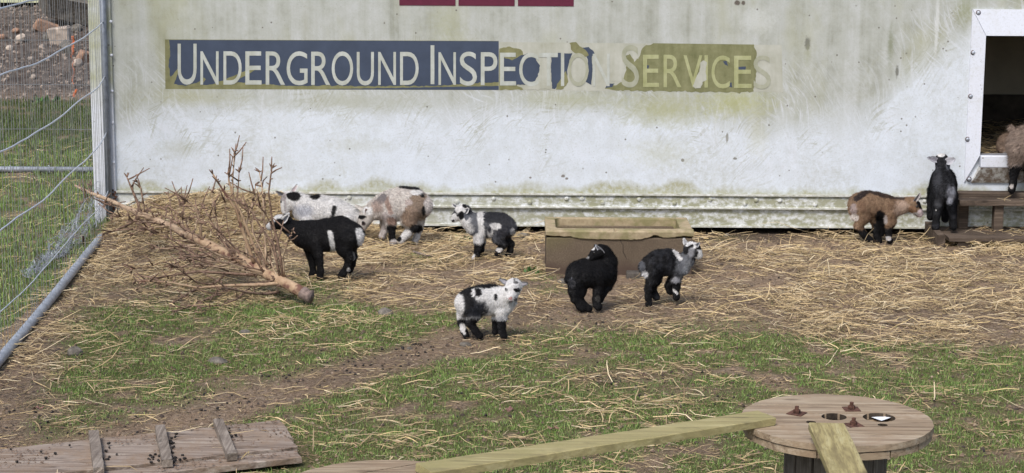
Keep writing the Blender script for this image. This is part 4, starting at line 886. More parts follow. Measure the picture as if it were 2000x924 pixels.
# ================================================================== GOATS
def surface_nets(Fv, org, h):
    S = Fv < 0; nx, ny, nz = Fv.shape; C = (nx-1, ny-1, nz-1)
    acc = np.zeros(C+(3,), np.float32); cnt = np.zeros(C, np.float32); edges = []
    for a in range(3):
        sl0 = [slice(None)]*3; sl1 = [slice(None)]*3; sl0[a] = slice(0, -1); sl1[a] = slice(1, None)
        f0 = Fv[tuple(sl0)]; f1 = Fv[tuple(sl1)]; X = (f0 < 0) != (f1 < 0); t = np.where(X, f0/np.where(f0 == f1, 1, f0-f1), 0)
        b, c = [q for q in range(3) if q != a]
        for ob in (0, 1):
            for oc in (0, 1):
                s = [None]*3; s[a] = slice(0, C[a]); s[b] = slice(ob, ob+C[b]); s[c] = slice(oc, oc+C[c]); s = tuple(s)
                x = X[s].astype(np.float32); cnt += x; acc[..., a] += x*t[s]; acc[..., b] += x*ob; acc[..., c] += x*oc
        edges.append((X, S[tuple(sl0)]))
    act = cnt > 0; idx = -np.ones(C, np.int64); idx[act] = np.arange(act.sum()); base = np.argwhere(act)
    Vv = (base+acc[act]/cnt[act][:, None])*h+org; Q = []
    for a in range(3):
        X, s0 = edges[a]; b, c = [(1, 2), (2, 0), (0, 1)][a]; E = np.argwhere(X)
        ok = (E[:, b] > 0) & (E[:, c] > 0) & (E[:, b] < Fv.shape[b]-1) & (E[:, c] < Fv.shape[c]-1); E = E[ok]; s = s0[tuple(E.T)]
        def cell(db, dc): e = E.copy(); e[:, b] -= db; e[:, c] -= dc; return idx[tuple(e.T)]
        q = np.stack([cell(1, 1), cell(0, 1), cell(0, 0), cell(1, 0)], 1); q[~s] = q[~s][:, ::-1]; Q.append(q)
    return Vv, np.concatenate(Q)
WH = (.66, .65, .64); BK = (.0075, .0072, .008); GRY = (.10, .105, .12); CR = (.57, .53, .49); BRN = (.235, .135, .072); DBR = (.16, .10, .075); TAN = (.36, .25, .18); PK = (.52, .30, .28)
def goat(name, label, cat, v0, u0, chains, base, patches, ears, eyes, head_dir, Y=None, zg=0.0, k=.011, body_q=.74, hair=(.011, 1.0), mottle=None, group='young pygmy goats in the paddock', feet=True, h=.0046, nose=None, nhair=20000, grain=.75):
    """chains: (q, [(u, v, w, r), ...]) in photograph pixels at the animal's own distance; w is depth away, q squeezes the depth"""
    if Y is None: Y = atZ(u0, v0, zg)[1]
    s = scl(Y)
    def pt(u, v, wd=0): return atY(u, v, Y+wd/s)
    O = pt(u0, v0); prims = []
    for q, ch in chains:
        pts = [pt(*c[:3]) for c in ch]; rs = [c[3]/s*(.92 if q == 1 and len(ch) > 3 else 1) for c in ch]
        for i, (p, r) in enumerate(zip(pts, rs)):
            if p[2]-r < zg+.001 and feet: p[2] = zg+r*.72+.0
        if len(pts) == 1: pts = pts*2; rs = rs*2
        for i in range(len(pts)-1): prims.append((pts[i], pts[i+1], rs[i], rs[i+1], q))
    A = np.array([p for pr in prims for p in pr[:2]]); rm_ = max(max(pr[2], pr[3]) for pr in prims)
    lo = A.min(0)-.012; hi = A.max(0)+.012
    for pr in prims:
        for p, r in ((pr[0], pr[2]), (pr[1], pr[3])): lo = np.minimum(lo, p-r-.012); hi = np.maximum(hi, p+r+.012)
    nn = np.ceil((hi-lo)/h).astype(int)+1
    gx, gy, gz = [lo[i]+np.arange(nn[i])*h for i in range(3)]
    D = np.full(tuple(nn), 1.0, np.float32)
    for a, b, ra, rb_, q in prims:
        pad = .035; i0 = np.maximum(0, ((np.minimum(a-ra, b-rb_)-pad-lo)/h).astype(int)); i1 = np.minimum(nn, ((np.maximum(a+ra, b+rb_)+pad-lo)/h).astype(int)+2)
        X_, Y_, Z_ = np.meshgrid(gx[i0[0]:i1[0]], gy[i0[1]:i1[1]], gz[i0[2]:i1[2]], indexing='ij')
        ab = b-a; abq = ab.copy(); abq[1] /= q; L2 = abq.dot(abq)+1e-9
        px, py, pz = X_-a[0], (Y_-a[1])/q, Z_-a[2]
        t = np.clip((px*abq[0]+py*abq[1]+pz*abq[2])/L2, 0, 1)
        dx, dy, dz = px-t*abq[0], py-t*abq[1], pz-t*abq[2]; d = np.sqrt(dx*dx+dy*dy+dz*dz)-(ra+(rb_-ra)*t)
        sl = tuple(slice(i0[i], i1[i]) for i in range(3)); o_ = D[sl]
        kk = k; hh = np.clip(.5+.5*(o_-d)/kk, 0, 1); D[sl] = o_*(1-hh)+d*hh-kk*hh*(1-hh)
    P3 = np.stack(np.meshgrid(gx, gy, gz, indexing='ij'), -1)
    near = np.abs(D) < .02; nv_ = np.zeros_like(D); nv_[near] = (fbm(P3[near]+v0, 30, 2)-.5)
    D = D+nv_*.004
    Vv, Q = surface_nets(D, lo, h)
    tri = Q
    def shade(P):
        pu, pv = proj(P); pw = (P[:, 1]-Y)*s
        n = (fbm(P+v0*.01+u0*.1, 55, 2)-.5)*1.1+(fbm(P*np.array([1, 1, .5])+7, 150, 1)-.5)*.7
        c = np.tile(np.array(base, float), (len(P), 1))
        if mottle is not None: m2, amt = mottle; f_ = np.clip(sstep(.42, .66, fbm(P*np.array([1, 1, .6])+3, 60, 3))*amt, 0, 1)[:, None]; c = c*(1-f_)+np.array(m2)*f_
        for p in patches:
            kd = p[0]
            if kd == 'e': _, cu, cv, ru, rv_, colr, side = p[:7]; soft = p[7] if len(p) > 7 else .13; d = np.sqrt(((pu-cu)/ru)**2+((pv-cv)/rv_)**2)-1+n*(.24+soft*.8); a = sstep(soft, -soft, d)
            elif kd == 'c':
                _, u1, v1, u2, v2, r, colr, side = p[:8]; e = np.array([u2-u1, v2-v1]); t = np.clip(((pu-u1)*e[0]+(pv-v1)*e[1])/e.dot(e), 0, 1); d = np.hypot(pu-u1-t*e[0], pv-v1-t*e[1])/r-1+n*.45; a = sstep(.22, -.22, d)
            elif kd == 'b': _, cv, u1, u2, colr, side = p[:6]; a = sstep(cv-2.5, cv+2.5, pv+n*7)*((pu > u1) & (pu < u2))
            if side < 0: a = a*sstep(2, -2, pw)
            elif side > 0: a = a*sstep(-2, 2, pw)
            a = a[:, None]; c = c*(1-a)+np.array(colr)*a
        return c
    colr = shade(Vv)
    root = empty(name, (O[0], Y, zg), label, cat, group)
    body = mkobj('body', Vv, Q, M['coat'], root, True, colors=colr)
    # fur: thousands of fine tapering hairs following the coat
    me = body.data; nf = len(Q); Pq = Vv[Q]; ctr = Pq.mean(1); nr = np.cross(Pq[:, 2]-Pq[:, 0], Pq[:, 3]-Pq[:, 1]); ar = np.linalg.norm(nr, axis=1)+1e-12; nr = nr/ar[:, None]
    r = np.random.default_rng(v0); pick = r.choice(nf, nhair, p=ar/ar.sum()); u = r.random((nhair, 1)); v = r.random((nhair, 1)); q4 = Pq[pick]
    rt = (q4[:, 0]*(1-u)+q4[:, 1]*u)*(1-v)+(q4[:, 3]*(1-u)+q4[:, 2]*u)*v; N = nr[pick]
    flow = np.array(head_dir, float)*-.75+np.array([0, 0, -.65]); fl = flow[None]+r.normal(0, .35, (nhair, 3)); fl = fl-N*(fl*N).sum(1)[:, None]; fl /= np.linalg.norm(fl, axis=1)[:, None]+1e-9
    lift = .30+.5*r.random((nhair, 1))**2; dr = fl+N*lift; dr /= np.linalg.norm(dr, axis=1)[:, None]
    zz = (rt[:, 2]-zg)/max(.05, (hi[2]-zg)); ln = 1.05*hair[0]*(.35+.65*sstep(.12, .42, zz))*(.6+.7*r.random(nhair))
    # short on the face
    hc = pt(*eyes[0][:3]) if eyes else None
    if hc is not None: ln = ln*np.clip(np.linalg.norm(rt-hc, axis=1)/(38/s), .22, 1)
    sd_ = np.cross(dr, N); sd_ /= np.linalg.norm(sd_, axis=1)[:, None]+1e-9; wd = .0012*hair[1]
    tip = rt+dr*ln[:, None]; a = rt-sd_*wd-N*.001; b = rt+sd_*wd-N*.001
    HV = np.stack([a, b, tip], 1).reshape(-1, 3); HF = np.arange(nhair*3).reshape(-1, 3)
    hc_ = shade(rt)*(1-grain/2+grain*r.random((nhair, 1)))
    dk_ = hc_.mean(1) < .03; hc_[dk_] *= (1+1.3*r.random((dk_.sum(), 1))**3)
    fo = mkobj('fur', HV, HF, M['fur'], root, False, colors=np.repeat(hc_, 3, 0)); fo['kind'] = 'stuff'
    for e in ears:
        (bu, bv, bw), (tu, tv, tw_), wpx, co_, ci_, nrm = e
        B = pt(bu, bv, bw); T = pt(tu, tv, tw_); ax = T-B; L = np.linalg.norm(ax); ax /= L; nm = np.array(nrm, float); nm -= ax*nm.dot(ax); nm /= np.linalg.norm(nm)+1e-9; sdv = np.cross(ax, nm); W_ = wpx/s/2
        Bm = B-ax*.006; L = L+.006
        nu_, nv2 = 9, 7; pv_ = []; cl = []
        for layer in (0, 1):
            for i in range(nu_):
                t = i/(nu_-1); wdt = W_*(1-(2*t-.72)**2*.50 if t < .8 else 1)*math.sqrt(max(0, 1-max(0, (t-.42)/.58)**1.9)) if t > 0 else W_*.62
                for j in range(nv2):
                    x = (j/(nv2-1)-.5)*2; cup = (1-x*x)*W_*.42*(1-t*.5); th = .0016*(1-t*.6)*(1-abs(x)*.7)
                    pv_.append(Bm+ax*L*t+sdv*wdt*x-nm*(cup-wdt*.2)+nm*(th if layer == 0 else -th)); 
                    inn = layer == 0 and abs(x) < .62 and .12 < t < .86; cl.append(np.array(ci_ if inn else co_))
        fs = []
        for layer in (0, 1):
            for i in range(nu_-1):
                for j in range(nv2-1):
                    a_ = layer*nu_*nv2+i*nv2+j; f_ = (a_, a_+1, a_+nv2+1, a_+nv2); fs.append(f_ if layer == 0 else f_[::-1])
        off = nu_*nv2
        for i in range(nu_-1):
            for j in (0, nv2-1): a_ = i*nv2+j; fs.append((a_, a_+nv2, a_+nv2+off, a_+off))
        for j in range(nv2-1):
            for i in (0, nu_-1): a_ = i*nv2+j; fs.append((a_, a_+1, a_+1+off, a_+off))
        mkobj('ear', pv_, fs, M['coat'], root, True, colors=np.array(cl))
    def project_out(p, dirn):   # slide a point outward to the skin
        d = np.array(dirn, float); d /= np.linalg.norm(d); best = p
        for t in np.arange(.05, -.01, -.001):
            q = p+d*t; ii = np.round((q-lo)/h).astype(int)
            if np.all(ii >= 0) and np.all(ii < nn) and D[tuple(ii)] < 0: return q
        return p
    for (eu, ev, ew, er, dirn) in eyes:
        c = project_out(pt(eu, ev, ew), dirn); R_ = er*1.2/s; c = c-np.array(dirn)/np.linalg.norm(dirn)*R_*.35
        bm = bmesh.new(); bmesh.ops.create_uvsphere(bm, u_segments=12, v_segments=8, radius=R_); me = bpy.data.meshes.new('eye'); bm.to_mesh(me); bm.free(); me.materials.append(M['eye'])
        for p_ in me.polygons: p_.use_smooth = True
        o = bpy.data.objects.new('eye', me); COL.objects.link(o); o.parent = root; o.location = Vector([float(x) for x in (c-np.array([O[0], Y, zg]))])
    return root
EG = (.30, .27, .27)
# 1 black kid, side on, facing left
goat('kid', 'black kid with white face and a white flank stripe sniffing the fallen tree', 'goat', 545, 640, [
    (.74, [(594, 458, 0, 27), (612, 461, 0, 30.5), (640, 459, 0, 32), (664, 455, 0, 32.5), (682, 460, 0, 29)]), (.85, [(600, 456, 0, 25), (580, 451, 0, 20), (564, 443, 0, 15.5)]),
    (.85, [(556, 433, 0, 14.5), (545, 434, 0, 14), (535, 439, 0, 9.5), (527, 443, 0, 7.5)]),
    (1, [(612, 474, -13, 15), (621, 496, -14, 10), (624, 512, -14, 8), (626, 530, -14, 7), (625, 540, -14, 8)]), (1, [(600, 474, 12, 14), (607, 500, 13, 9), (610, 516, 13, 7), (612, 532, 13, 6.5), (609, 538, 13, 7)]),
    (1, [(676, 466, -12, 23), (672, 486, -14, 16), (681, 504, -15, 9), (678, 520, -15, 7.2), (670, 534, -15, 7.5), (666, 539, -15, 7.5)]), (1, [(684, 466, 11, 21), (684, 488, 13, 13), (690, 500, 14, 8.5), (688, 516, 14, 6.5), (683, 528, 14, 7)]),
    (1, [(699, 446, 0, 5), (704, 456, 0, 7.5), (702, 470, 0, 5.5)])], BK,
    [('e', 536, 420, 16, 13, WH, 0, .12), ('e', 525, 444, 12, 13, WH, 0, .12), ('e', 548, 441, 13, 14, BK, 0, .12), ('c', 530, 433, 535, 448, 3.6, BK, 0), ('e', 534, 452, 8, 4, (.35, .35, .36), 0), ('c', 644, 454, 650, 488, 4.4, WH, -1), ('e', 650, 490, 6, 4, WH, -1), ('c', 701, 452, 705, 474, 7, WH, 0), ('e', 560, 462, 9, 7, (.09, .09, .1), 0), ('e', 681, 527, 3.5, 4, WH, 0), ('e', 690, 500, 3, 9, (.3, .3, .3), 1)],
    [((553, 432, -12), (565, 418, -20), 13, WH, GRY, (-.5, -1, .1)), ((556, 425, 10), (566, 416, 18), 12, WH, GRY, (-.3, 1, .1))], [(537, 438, -6, 2.6, (-.5, -1, .1)), (536, 438, 6, 2.6, (-.5, 1, .1))], (-1, 0, 0))
# 2 white goat with black patches lying on the straw pile behind
goat('kid', 'white goat with black nape patches lying on the straw pile behind the black kid', 'goat', 475, 620, [
    (.8, [(598, 412, 0, 26), (622, 410, 0, 29), (650, 413, 0, 27.5), (676, 420, 0, 22), (692, 425, 0, 15)]), (.85, [(594, 402, 0, 23), (578, 393, 0, 18), (568, 389, 0, 14)]), (.85, [(563, 386, 0, 13.5), (560, 394, -1, 12), (558, 405, -3, 9), (557, 412, -4, 7)]),
    (1, [(602, 428, -15, 11), (590, 440, -18, 8), (574, 440, -20, 7)]), (1, [(676, 432, -13, 13), (655, 442, -16, 8)])], WH,
    [('e', 566, 382, 8, 6, BK, 0), ('e', 575, 383, 13, 9, BK, 0), ('e', 614, 383, 11, 7, BK, 0), ('c', 652, 404, 648, 424, 4.2, BK, -1), ('e', 553, 385, 7, 9, EG, 0), ('e', 590, 412, 20, 12, (.42, .43, .47), 0, .5), ('e', 557, 402, 3, 12, (.40, .38, .38), 0)],
    [((553, 381, -5), (538, 373, -8), 8, EG, GRY, (-.3, -1, .1)), ((570, 377, 3), (581, 360, 6), 11, WH, (.55, .45, .45), (.2, -1, .2))], [(552, 394, -5, 2.2, (-.9, -.6, .1))], (-1, 0, 0), Y=-.40, zg=.08, feet=False, hair=(.014, 1.1))
# 3 brindled kid grazing
goat('kid', 'white and brown brindled kid grazing head down beside the white lying goat', 'goat', 478, 785, [
    (.76, [(752, 404, 0, 27), (768, 401, 0, 31), (788, 397, 0, 32.5), (806, 397, 0, 31), (818, 402, 0, 26)]), (.85, [(750, 404, 0, 25), (736, 409, 0, 20), (724, 415, 0, 16)]),
    (.85, [(718, 418, 0, 15.5), (713, 430, -2, 13), (707, 442, -3, 9), (705, 448, -3, 7.5)]),
    (1, [(760, 420, -13, 16), (763, 438, -14, 11), (765, 452, -14, 7), (766, 465, -14, 6), (767, 473, -14, 7.5)]), (1, [(752, 420, 10, 14), (752, 440, 10, 9), (750, 452, 9, 7), (746, 461, 9, 7.5)]),
    (1, [(800, 412, -12, 24), (798, 430, -14, 17), (806, 444, -15, 10), (794, 458, -15, 8), (782, 471, -15, 8)]), (1, [(816, 412, 9, 21), (816, 434, 10, 13), (818, 447, 10, 8.5), (814, 462, 8, 7), (810, 472, 6, 8)]),
    (1, [(829, 386, 0, 7), (835, 398, 0, 8), (833, 413, 0, 6)])], CR,
    [('e', 818, 402, 22, 27, (.26, .195, .145), 0), ('e', 800, 424, 17, 20, (.29, .21, .155), 0), ('c', 754, 388, 762, 415, 5, (.33, .24, .20), 0), ('c', 735, 399, 748, 385, 7, (.20, .18, .18), 0), ('e', 736, 405, 11, 12, (.38, .30, .26), 0, .5), ('e', 750, 425, 14, 10, (.40, .35, .33), 0, .5), ('c', 780, 364, 812, 367, 4.0, BK, 0), ('c', 812, 367, 825, 382, 4, BK, 0),
     ('e', 812, 376, 12, 5, WH, 0), ('e', 797, 395, 8, 6, (.45, .38, .35), 0), ('e', 764, 432, 10, 9, (.28, .19, .15), 0), ('b', 440, 755, 776, BK, 0), ('e', 768, 474, 8, 7, (.5, .47, .45), 0), ('e', 748, 455, 10, 14, (.55, .5, .48), 0), ('e', 812, 447, 14, 9, BK, 0), ('e', 790, 460, 15, 13, WH, -1), ('e', 812, 463, 8, 8, WH, 0), ('e', 780, 467, 5, 5, BK, 0), ('e', 806, 477, 6, 5, BK, 0), ('e', 835, 402, 8, 18, (.58, .53, .5), 0), ('e', 826, 412, 4, 10, BK, 0), ('e', 706, 424, 9, 4, BK, 0), ('e', 710, 437, 4.5, 4, (.08, .06, .06), 0), ('e', 705, 450, 7, 6, (.50, .36, .33), 0), ('e', 718, 412, 10, 8, WH, 0)],
    [((718, 421, -10), (714, 407, -14), 9, (.45, .36, .32), (.18, .15, .15), (.3, -1, 0)), ((706, 408, 6), (692, 400, 10), 8, CR, CR, (0, -1, .3))], [(711, 434, -8, 2.4, (-.3, -1, .2))], (-.8, 0, -.2), Y=-.46, hair=(.014, 1.1), mottle=((.40, .34, .31), .35))
# 4 grey and black kid by the wall
goat('kid', 'small grey black and white kid standing side on against the trailer skirt', 'goat', 508, 955, [
    (.76, [(928, 439, 0, 21), (940, 440, 0, 24.5), (960, 439, 0, 24), (978, 440, 0, 24), (988, 443, 0, 20)]), (.85, [(930, 436, 0, 20), (917, 431, 0, 17), (909, 424, 0, 14)]), (.85, [(907, 413, 0, 13.5), (901, 413, 0, 13), (893, 422, 0, 9), (887, 428, 0, 6.5)]),
    (1, [(935, 455, -9, 12), (934, 472, -10, 9), (933, 486, -10, 7), (931, 498, -10, 6.3), (926, 505, -11, 6.5)]), (1, [(941, 452, 8, 11), (940, 474, 8, 8), (939, 488, 8, 6.5), (938, 498, 8, 6)]),
    (1, [(982, 450, -8, 18), (973, 466, -9, 12), (984, 478, -9, 7.5), (976, 488, -9, 6), (971, 495, -9, 6)]), (1, [(986, 450, 6, 17), (985, 466, 5, 12), (998, 476, 4, 7), (996, 490, 2, 6), (991, 500, 1, 6.5)]),
    (1, [(996, 434, 0, 5), (1001, 444, 0, 5.5), (1000, 455, 0, 4)])], (.035, .036, .042),
    [('e', 968, 424, 26, 12, (.028, .029, .034), 0), ('e', 985, 445, 16, 20, (.03, .03, .036), 0, .5), ('e', 912, 440, 18, 16, WH, 0), ('e', 927, 432, 9, 20, (.13, .135, .15), 0, .5), ('c', 937, 418, 941, 468, 6, WH, 0), ('e', 934, 466, 13, 12, WH, 0), ('e', 966, 441, 13, 7, WH, -1), ('e', 956, 452, 6, 12, WH, -1), ('e', 955, 447, 4, 7, (.05, .05, .06), -1), ('e', 955, 467, 6, 4, BK, 0), ('b', 479, 915, 948, BK, 0), ('c', 925, 499, 923, 508, 3, WH, -1), ('b', 476, 960, 985, BK, 0), ('b', 462, 985, 1010, BK, 0), ('e', 975, 488, 7, 4.5, WH, -1), ('e', 900, 408, 12, 10, WH, 0, .12), ('e', 888, 427, 11, 10, WH, 0, .12), ('e', 901, 421, 6, 8.5, BK, 0, .12), ('c', 906, 402, 916, 412, 3.2, BK, 0), ('e', 897, 434, 8, 4, WH, 0), ('e', 885, 431, 3, 2.5, (.04, .03, .03), 0), ('e', 1000, 452, 5, 8, (.4, .4, .4), 0), ('e', 911, 421, 5, 9, GRY, 0)],
    [((909, 414, -10), (916, 406, -15), 11, WH, GRY, (-.4, -1, .2)), ((893, 405, 6), (882, 398, 10), 8, WH, GRY, (-.2, -1, .2))], [(896, 420, -5, 2.4, (-.6, -1, .1)), (888, 419, 3, 2, (-1, -.5, .1))], (-1, 0, 0), hair=(.013, 1.1), mottle=((.14, .145, .16), .6))
# 5 front spotted kid looking at the camera
goat('kid', 'white kid with black spots and rump turning its head to the viewer', 'goat', 662, 940, [
    (.78, [(976, 586, -2, 26), (958, 585, 0, 29), (938, 587, 0, 29.5), (920, 589, 2, 26), (911, 591, 3, 22)]), (.85, [(978, 584, -4, 24), (990, 578, -8, 19), (998, 570, -10, 16)]), (.9, [(1003, 560, -12, 16.5), (1001, 566, -17, 14.5), (999, 577, -26, 9.5), (998, 582, -30, 8)]),
    (.9, [(996, 590, -8, 13), (984, 604, -6, 14)]),
    (1, [(980, 608, -12, 13), (980, 622, -13, 9.5), (980, 636, -14, 7.5), (981, 648, -14, 6.8), (984, 656, -16, 7.5)]), (1, [(972, 608, 10, 12), (970, 624, 10, 9), (968, 638, 10, 7), (967, 648, 8, 7)]),
    (1, [(922, 600, -8, 21), (926, 616, -10, 14), (918, 630, -11, 8.5), (928, 645, -12, 7), (937, 656, -13, 7.5)]), (1, [(908, 598, 8, 18), (904, 616, 9, 11), (901, 630, 9, 8), (906, 646, 4, 6.8), (911, 658, 2, 7)]),
    (1, [(905, 575, 0, 6), (902, 592, -2, 9), (906, 609, -3, 7)])], WH,
    [('e', 943, 557, 32, 6.5, BK, 0), ('e', 916, 574, 18, 19, BK, 0), ('e', 936, 570, 6.5, 9, BK, 0), ('e', 927, 604, 28, 19, (.02, .021, .025), 0, .3), ('e', 913, 592, 14, 12, BK, 0), ('e', 969, 580, 3.5, 7.5, BK, -1), ('e', 926, 572, 3.5, 8, WH, -1), ('e', 901, 595, 8.5, 20, WH, 0), ('b', 622, 890, 945, BK, 0), ('b', 624, 955, 995, BK, 0), ('e', 904, 640, 6, 9, WH, 0), ('e', 907, 651, 3, 3, WH, 0), ('e', 977, 622, 8, 5, (.35, .35, .36), 0), ('e', 1010, 566, 7, 4, BK, -1, .15), ('e', 1008, 552, 5, 2.5, (.1, .1, .1), -1), ('e', 989, 566, 3, 3, (.2, .2, .2), -1), ('e', 998, 583, 3.6, 3.4, PK, -1), ('e', 1007, 584, 4, 4, (.15, .14, .14), -1), ('e', 1005, 548, 2, 5, (.2, .2, .2), -1), ('e', 998, 588.5, 4, 1.2, (.1, .06, .06), -1)],
    [((991, 554, -12), (974, 544, -10), 11, (.2, .2, .2), (.34, .33, .36), (0, -1, .25)), ((1015, 556, -12), (1032, 553, -10), 11, (.12, .12, .12), (.34, .33, .36), (0, -1, .25))], [(991, 564, -18, 2.3, (-.6, -1, .1)), (1009, 565, -18, 2.3, (.6, -1, .1))], (1, -.3, 0), hair=(.012, 1.1))
# 6 all black kid twisting back
goat('kid', 'plump all black kid with its head turned back in front of the trough', 'goat', 608, 1150, [
    (.9, [(1130, 533, -8, 24), (1145, 533, -4, 28), (1165, 533, 2, 30), (1180, 533, 6, 25)]), (.9, [(1184, 528, 6, 20), (1190, 512, 6, 15.5), (1185, 499, 4, 13.5)]), (.9, [(1180, 492, 2, 13.5), (1172, 490, -2, 12.5), (1162, 496, -8, 9.5), (1154, 502, -12, 7)]),
    (1, [(1126, 550, -12, 19), (1122, 568, -14, 13), (1124, 584, -15, 9), (1133, 598, -16, 8), (1138, 603, -17, 8)]), (1, [(1134, 550, -4, 20), (1132, 570, -8, 14), (1130, 583, -10, 9), (1140, 596, -12, 8), (1150, 603, -14, 8)]),
    (1, [(1172, 550, -4, 16), (1168, 570, -8, 10.5), (1165, 584, -9, 8.5), (1165, 594, -9, 7.5), (1169, 599, -12, 8.5)]), (1, [(1190, 545, 8, 15), (1186, 560, 6, 10), (1178, 572, 2, 8), (1172, 586, 0, 7)]),
    (1, [(1112, 530, -14, 6), (1112, 545, -20, 8), (1117, 558, -21, 5.5)])], BK,
    [('e', 1158, 485, 4.5, 4.5, WH, 0), ('c', 1117, 543, 1119, 553, 1.6, (.25, .26, .3), -1), ('e', 1148, 503, 3, 2, (.4, .4, .4), 0), ('e', 1168, 583, 5, 7, (.05, .048, .045), -1), ('e', 1117, 552, 7, 9, (.04, .04, .045), 0)],
    [((1177, 494, -12), (1162, 477, -15), 10, (.40, .41, .45), (.14, .14, .16), (-.4, -1, .3)), ((1164, 486, 6), (1161, 477, 8), 7, BK, BK, (0, 1, .2))], [(1164, 494, -8, 2.2, (-.5, -1, .2))], (.7, .4, 0), hair=(.012, 1.0))
# 7 black and grey kid walking right
goat('kid', 'black kid with grey speckled neck and one lifted foreleg walking right', 'goat', 597, 1290, [
    (.78, [(1277, 515, -2, 21), (1287, 513, 0, 25), (1303, 512, 0, 25.5), (1320, 517, 0, 22), (1330, 521, 0, 18)]), (.85, [(1328, 516, 0, 20), (1340, 508, -2, 16), (1347, 499, -3, 14)]), (.85, [(1349, 486, -4, 14), (1355, 487, -5, 13), (1361, 494, -7, 9.5), (1365, 499, -8, 7)]),
    (1, [(1280, 524, -8, 19), (1274, 544, -9, 13), (1267, 564, -10, 8), (1266, 580, -10, 7), (1267, 592, -10, 7.5)]), (1, [(1284, 526, 8, 17), (1282, 546, 8, 11), (1274, 562, 8, 8), (1279, 576, 8, 7), (1283, 582, 6, 7)]),
    (1, [(1326, 530, -8, 13), (1321, 548, -9, 9), (1322, 562, -9, 6.8), (1320, 574, -9, 6.5), (1321, 581, -10, 7.5)]), (1, [(1320, 530, 8, 12), (1312, 548, 8, 9), (1306, 558, 8, 7.5), (1308, 568, 8, 6.5), (1311, 571, 8, 6)]),
    (1, [(1262, 507, 0, 6), (1257, 521, -2, 9), (1260, 534, -3, 6.5)])], BK,
    [('e', 1338, 518, 15, 24, (.17, .175, .19), 0, .5), ('e', 1345, 528, 10, 16, (.30, .31, .33), 0, .5), ('c', 1318, 491, 1330, 505, 4, WH, 0), ('e', 1322, 546, 10, 6, (.30, .3, .32), 0, .4), ('b', 553, 1300, 1335, BK, 0), ('c', 1314, 563, 1323, 573, 2.4, WH, -1), ('e', 1262, 535, 7, 7, (.55, .55, .56), 0), ('e', 1256, 519, 6, 10, (.10, .105, .12), 0), ('e', 1352, 478, 13, 8, WH, 0), ('e', 1365, 497, 9, 10, WH, 0), ('c', 1339, 486, 1352, 480, 3, BK, 0), ('e', 1358, 495, 5.5, 7.5, (.02, .02, .02), 0), ('e', 1350, 494, 6, 9, (.30, .3, .32), 0, .4), ('e', 1340, 490, 4.5, 8, BK, 0)],
    [((1340, 478, 4), (1335, 464, 6), 10, WH, (.4, .4, .42), (-.2, -1, .1)), ((1356, 484, -12), (1367, 473, -16), 9, (.45, .45, .47), GRY, (.2, -1, .3))], [(1358, 492, -10, 2.3, (.5, -1, .1))], (1, 0, 0), hair=(.013, 1.1), mottle=((.035, .036, .042), .5))
# 8 brown kid
goat('kid', 'brown kid with black dorsal stripe and white tail sniffing the pallet steps', 'goat', 476, 1715, [
    (.76, [(1680, 400, 0, 24), (1692, 399, 0, 26), (1710, 400, 0, 25), (1730, 404, 0, 23), (1742, 407, 0, 20)]), (.85, [(1742, 404, 0, 19), (1757, 403, 0, 16), (1770, 400, 0, 15)]), (.85, [(1779, 398, 0, 14), (1785, 403, 0, 12.5), (1792, 412, -1, 9), (1796, 418, -1, 7)]),
    (1, [(1683, 408, -8, 19), (1686, 424, -9, 15), (1677, 441, -9, 9), (1686, 456, -9, 7.5), (1697, 468, -9, 7.5), (1704, 472, -9, 6.5)]), (1, [(1700, 415, 7, 15), (1712, 432, 6, 11), (1712, 448, 4, 8), (1713, 462, 3, 7), (1716, 470, 2, 7.5)]),
    (1, [(1738, 416, -8, 15), (1740, 434, -9, 11), (1736, 448, -9, 7), (1736, 460, -9, 6.2), (1738, 470, -9, 7)]), (1, [(1728, 418, 8, 12), (1722, 436, 6, 9), (1722, 456, 6, 6)]),
    (1, [(1664, 404, 0, 5), (1666, 412, -2, 7), (1669, 423, -3, 7)])], (.25, .165, .105),
    [('c', 1672, 388, 1698, 372, 5, (.03, .022, .02), 0), ('c', 1698, 372, 1728, 382, 4.5, (.05, .035, .028), 0), ('c', 1728, 382, 1764, 388, 4, (.06, .04, .03), 0), ('e', 1720, 424, 11, 14, BK, 0), ('e', 1762, 408, 13, 15, (.42, .31, .24), 0, .5), ('e', 1668, 408, 7, 11, (.36, .29, .27), 0), ('e', 1669, 424, 9, 7, (.66, .6, .56), 0), ('e', 1731, 428, 4, 8, (.5, .45, .43), -1), ('b', 448, 1665, 1710, BK, 0), ('b', 434, 1706, 1728, BK, 0), ('b', 444, 1728, 1750, BK, 0), ('e', 1734, 466, 7, 4.5, (.62, .6, .6), 0), ('c', 1793, 390, 1800, 404, 6, BK, 0), ('e', 1797, 417, 6, 9, (.56, .46, .46), 0), ('e', 1786, 418, 9, 3, (.4, .37, .36), 0), ('e', 1782, 409, 7, 7, (.30, .18, .11), 0)],
    [((1786, 394, -9), (1797, 377, -12), 9, (.50, .46, .46), (.16, .15, .16), (.5, -1, .1)), ((1790, 390, 8), (1799, 378, 10), 8, (.50, .46, .46), (.2, .18, .2), (.5, 1, .1))], [(1789, 403, -8, 2.2, (.5, -1, .1))], (1, 0, 0), hair=(.013, 1.1), mottle=((.16, .095, .06), .7))
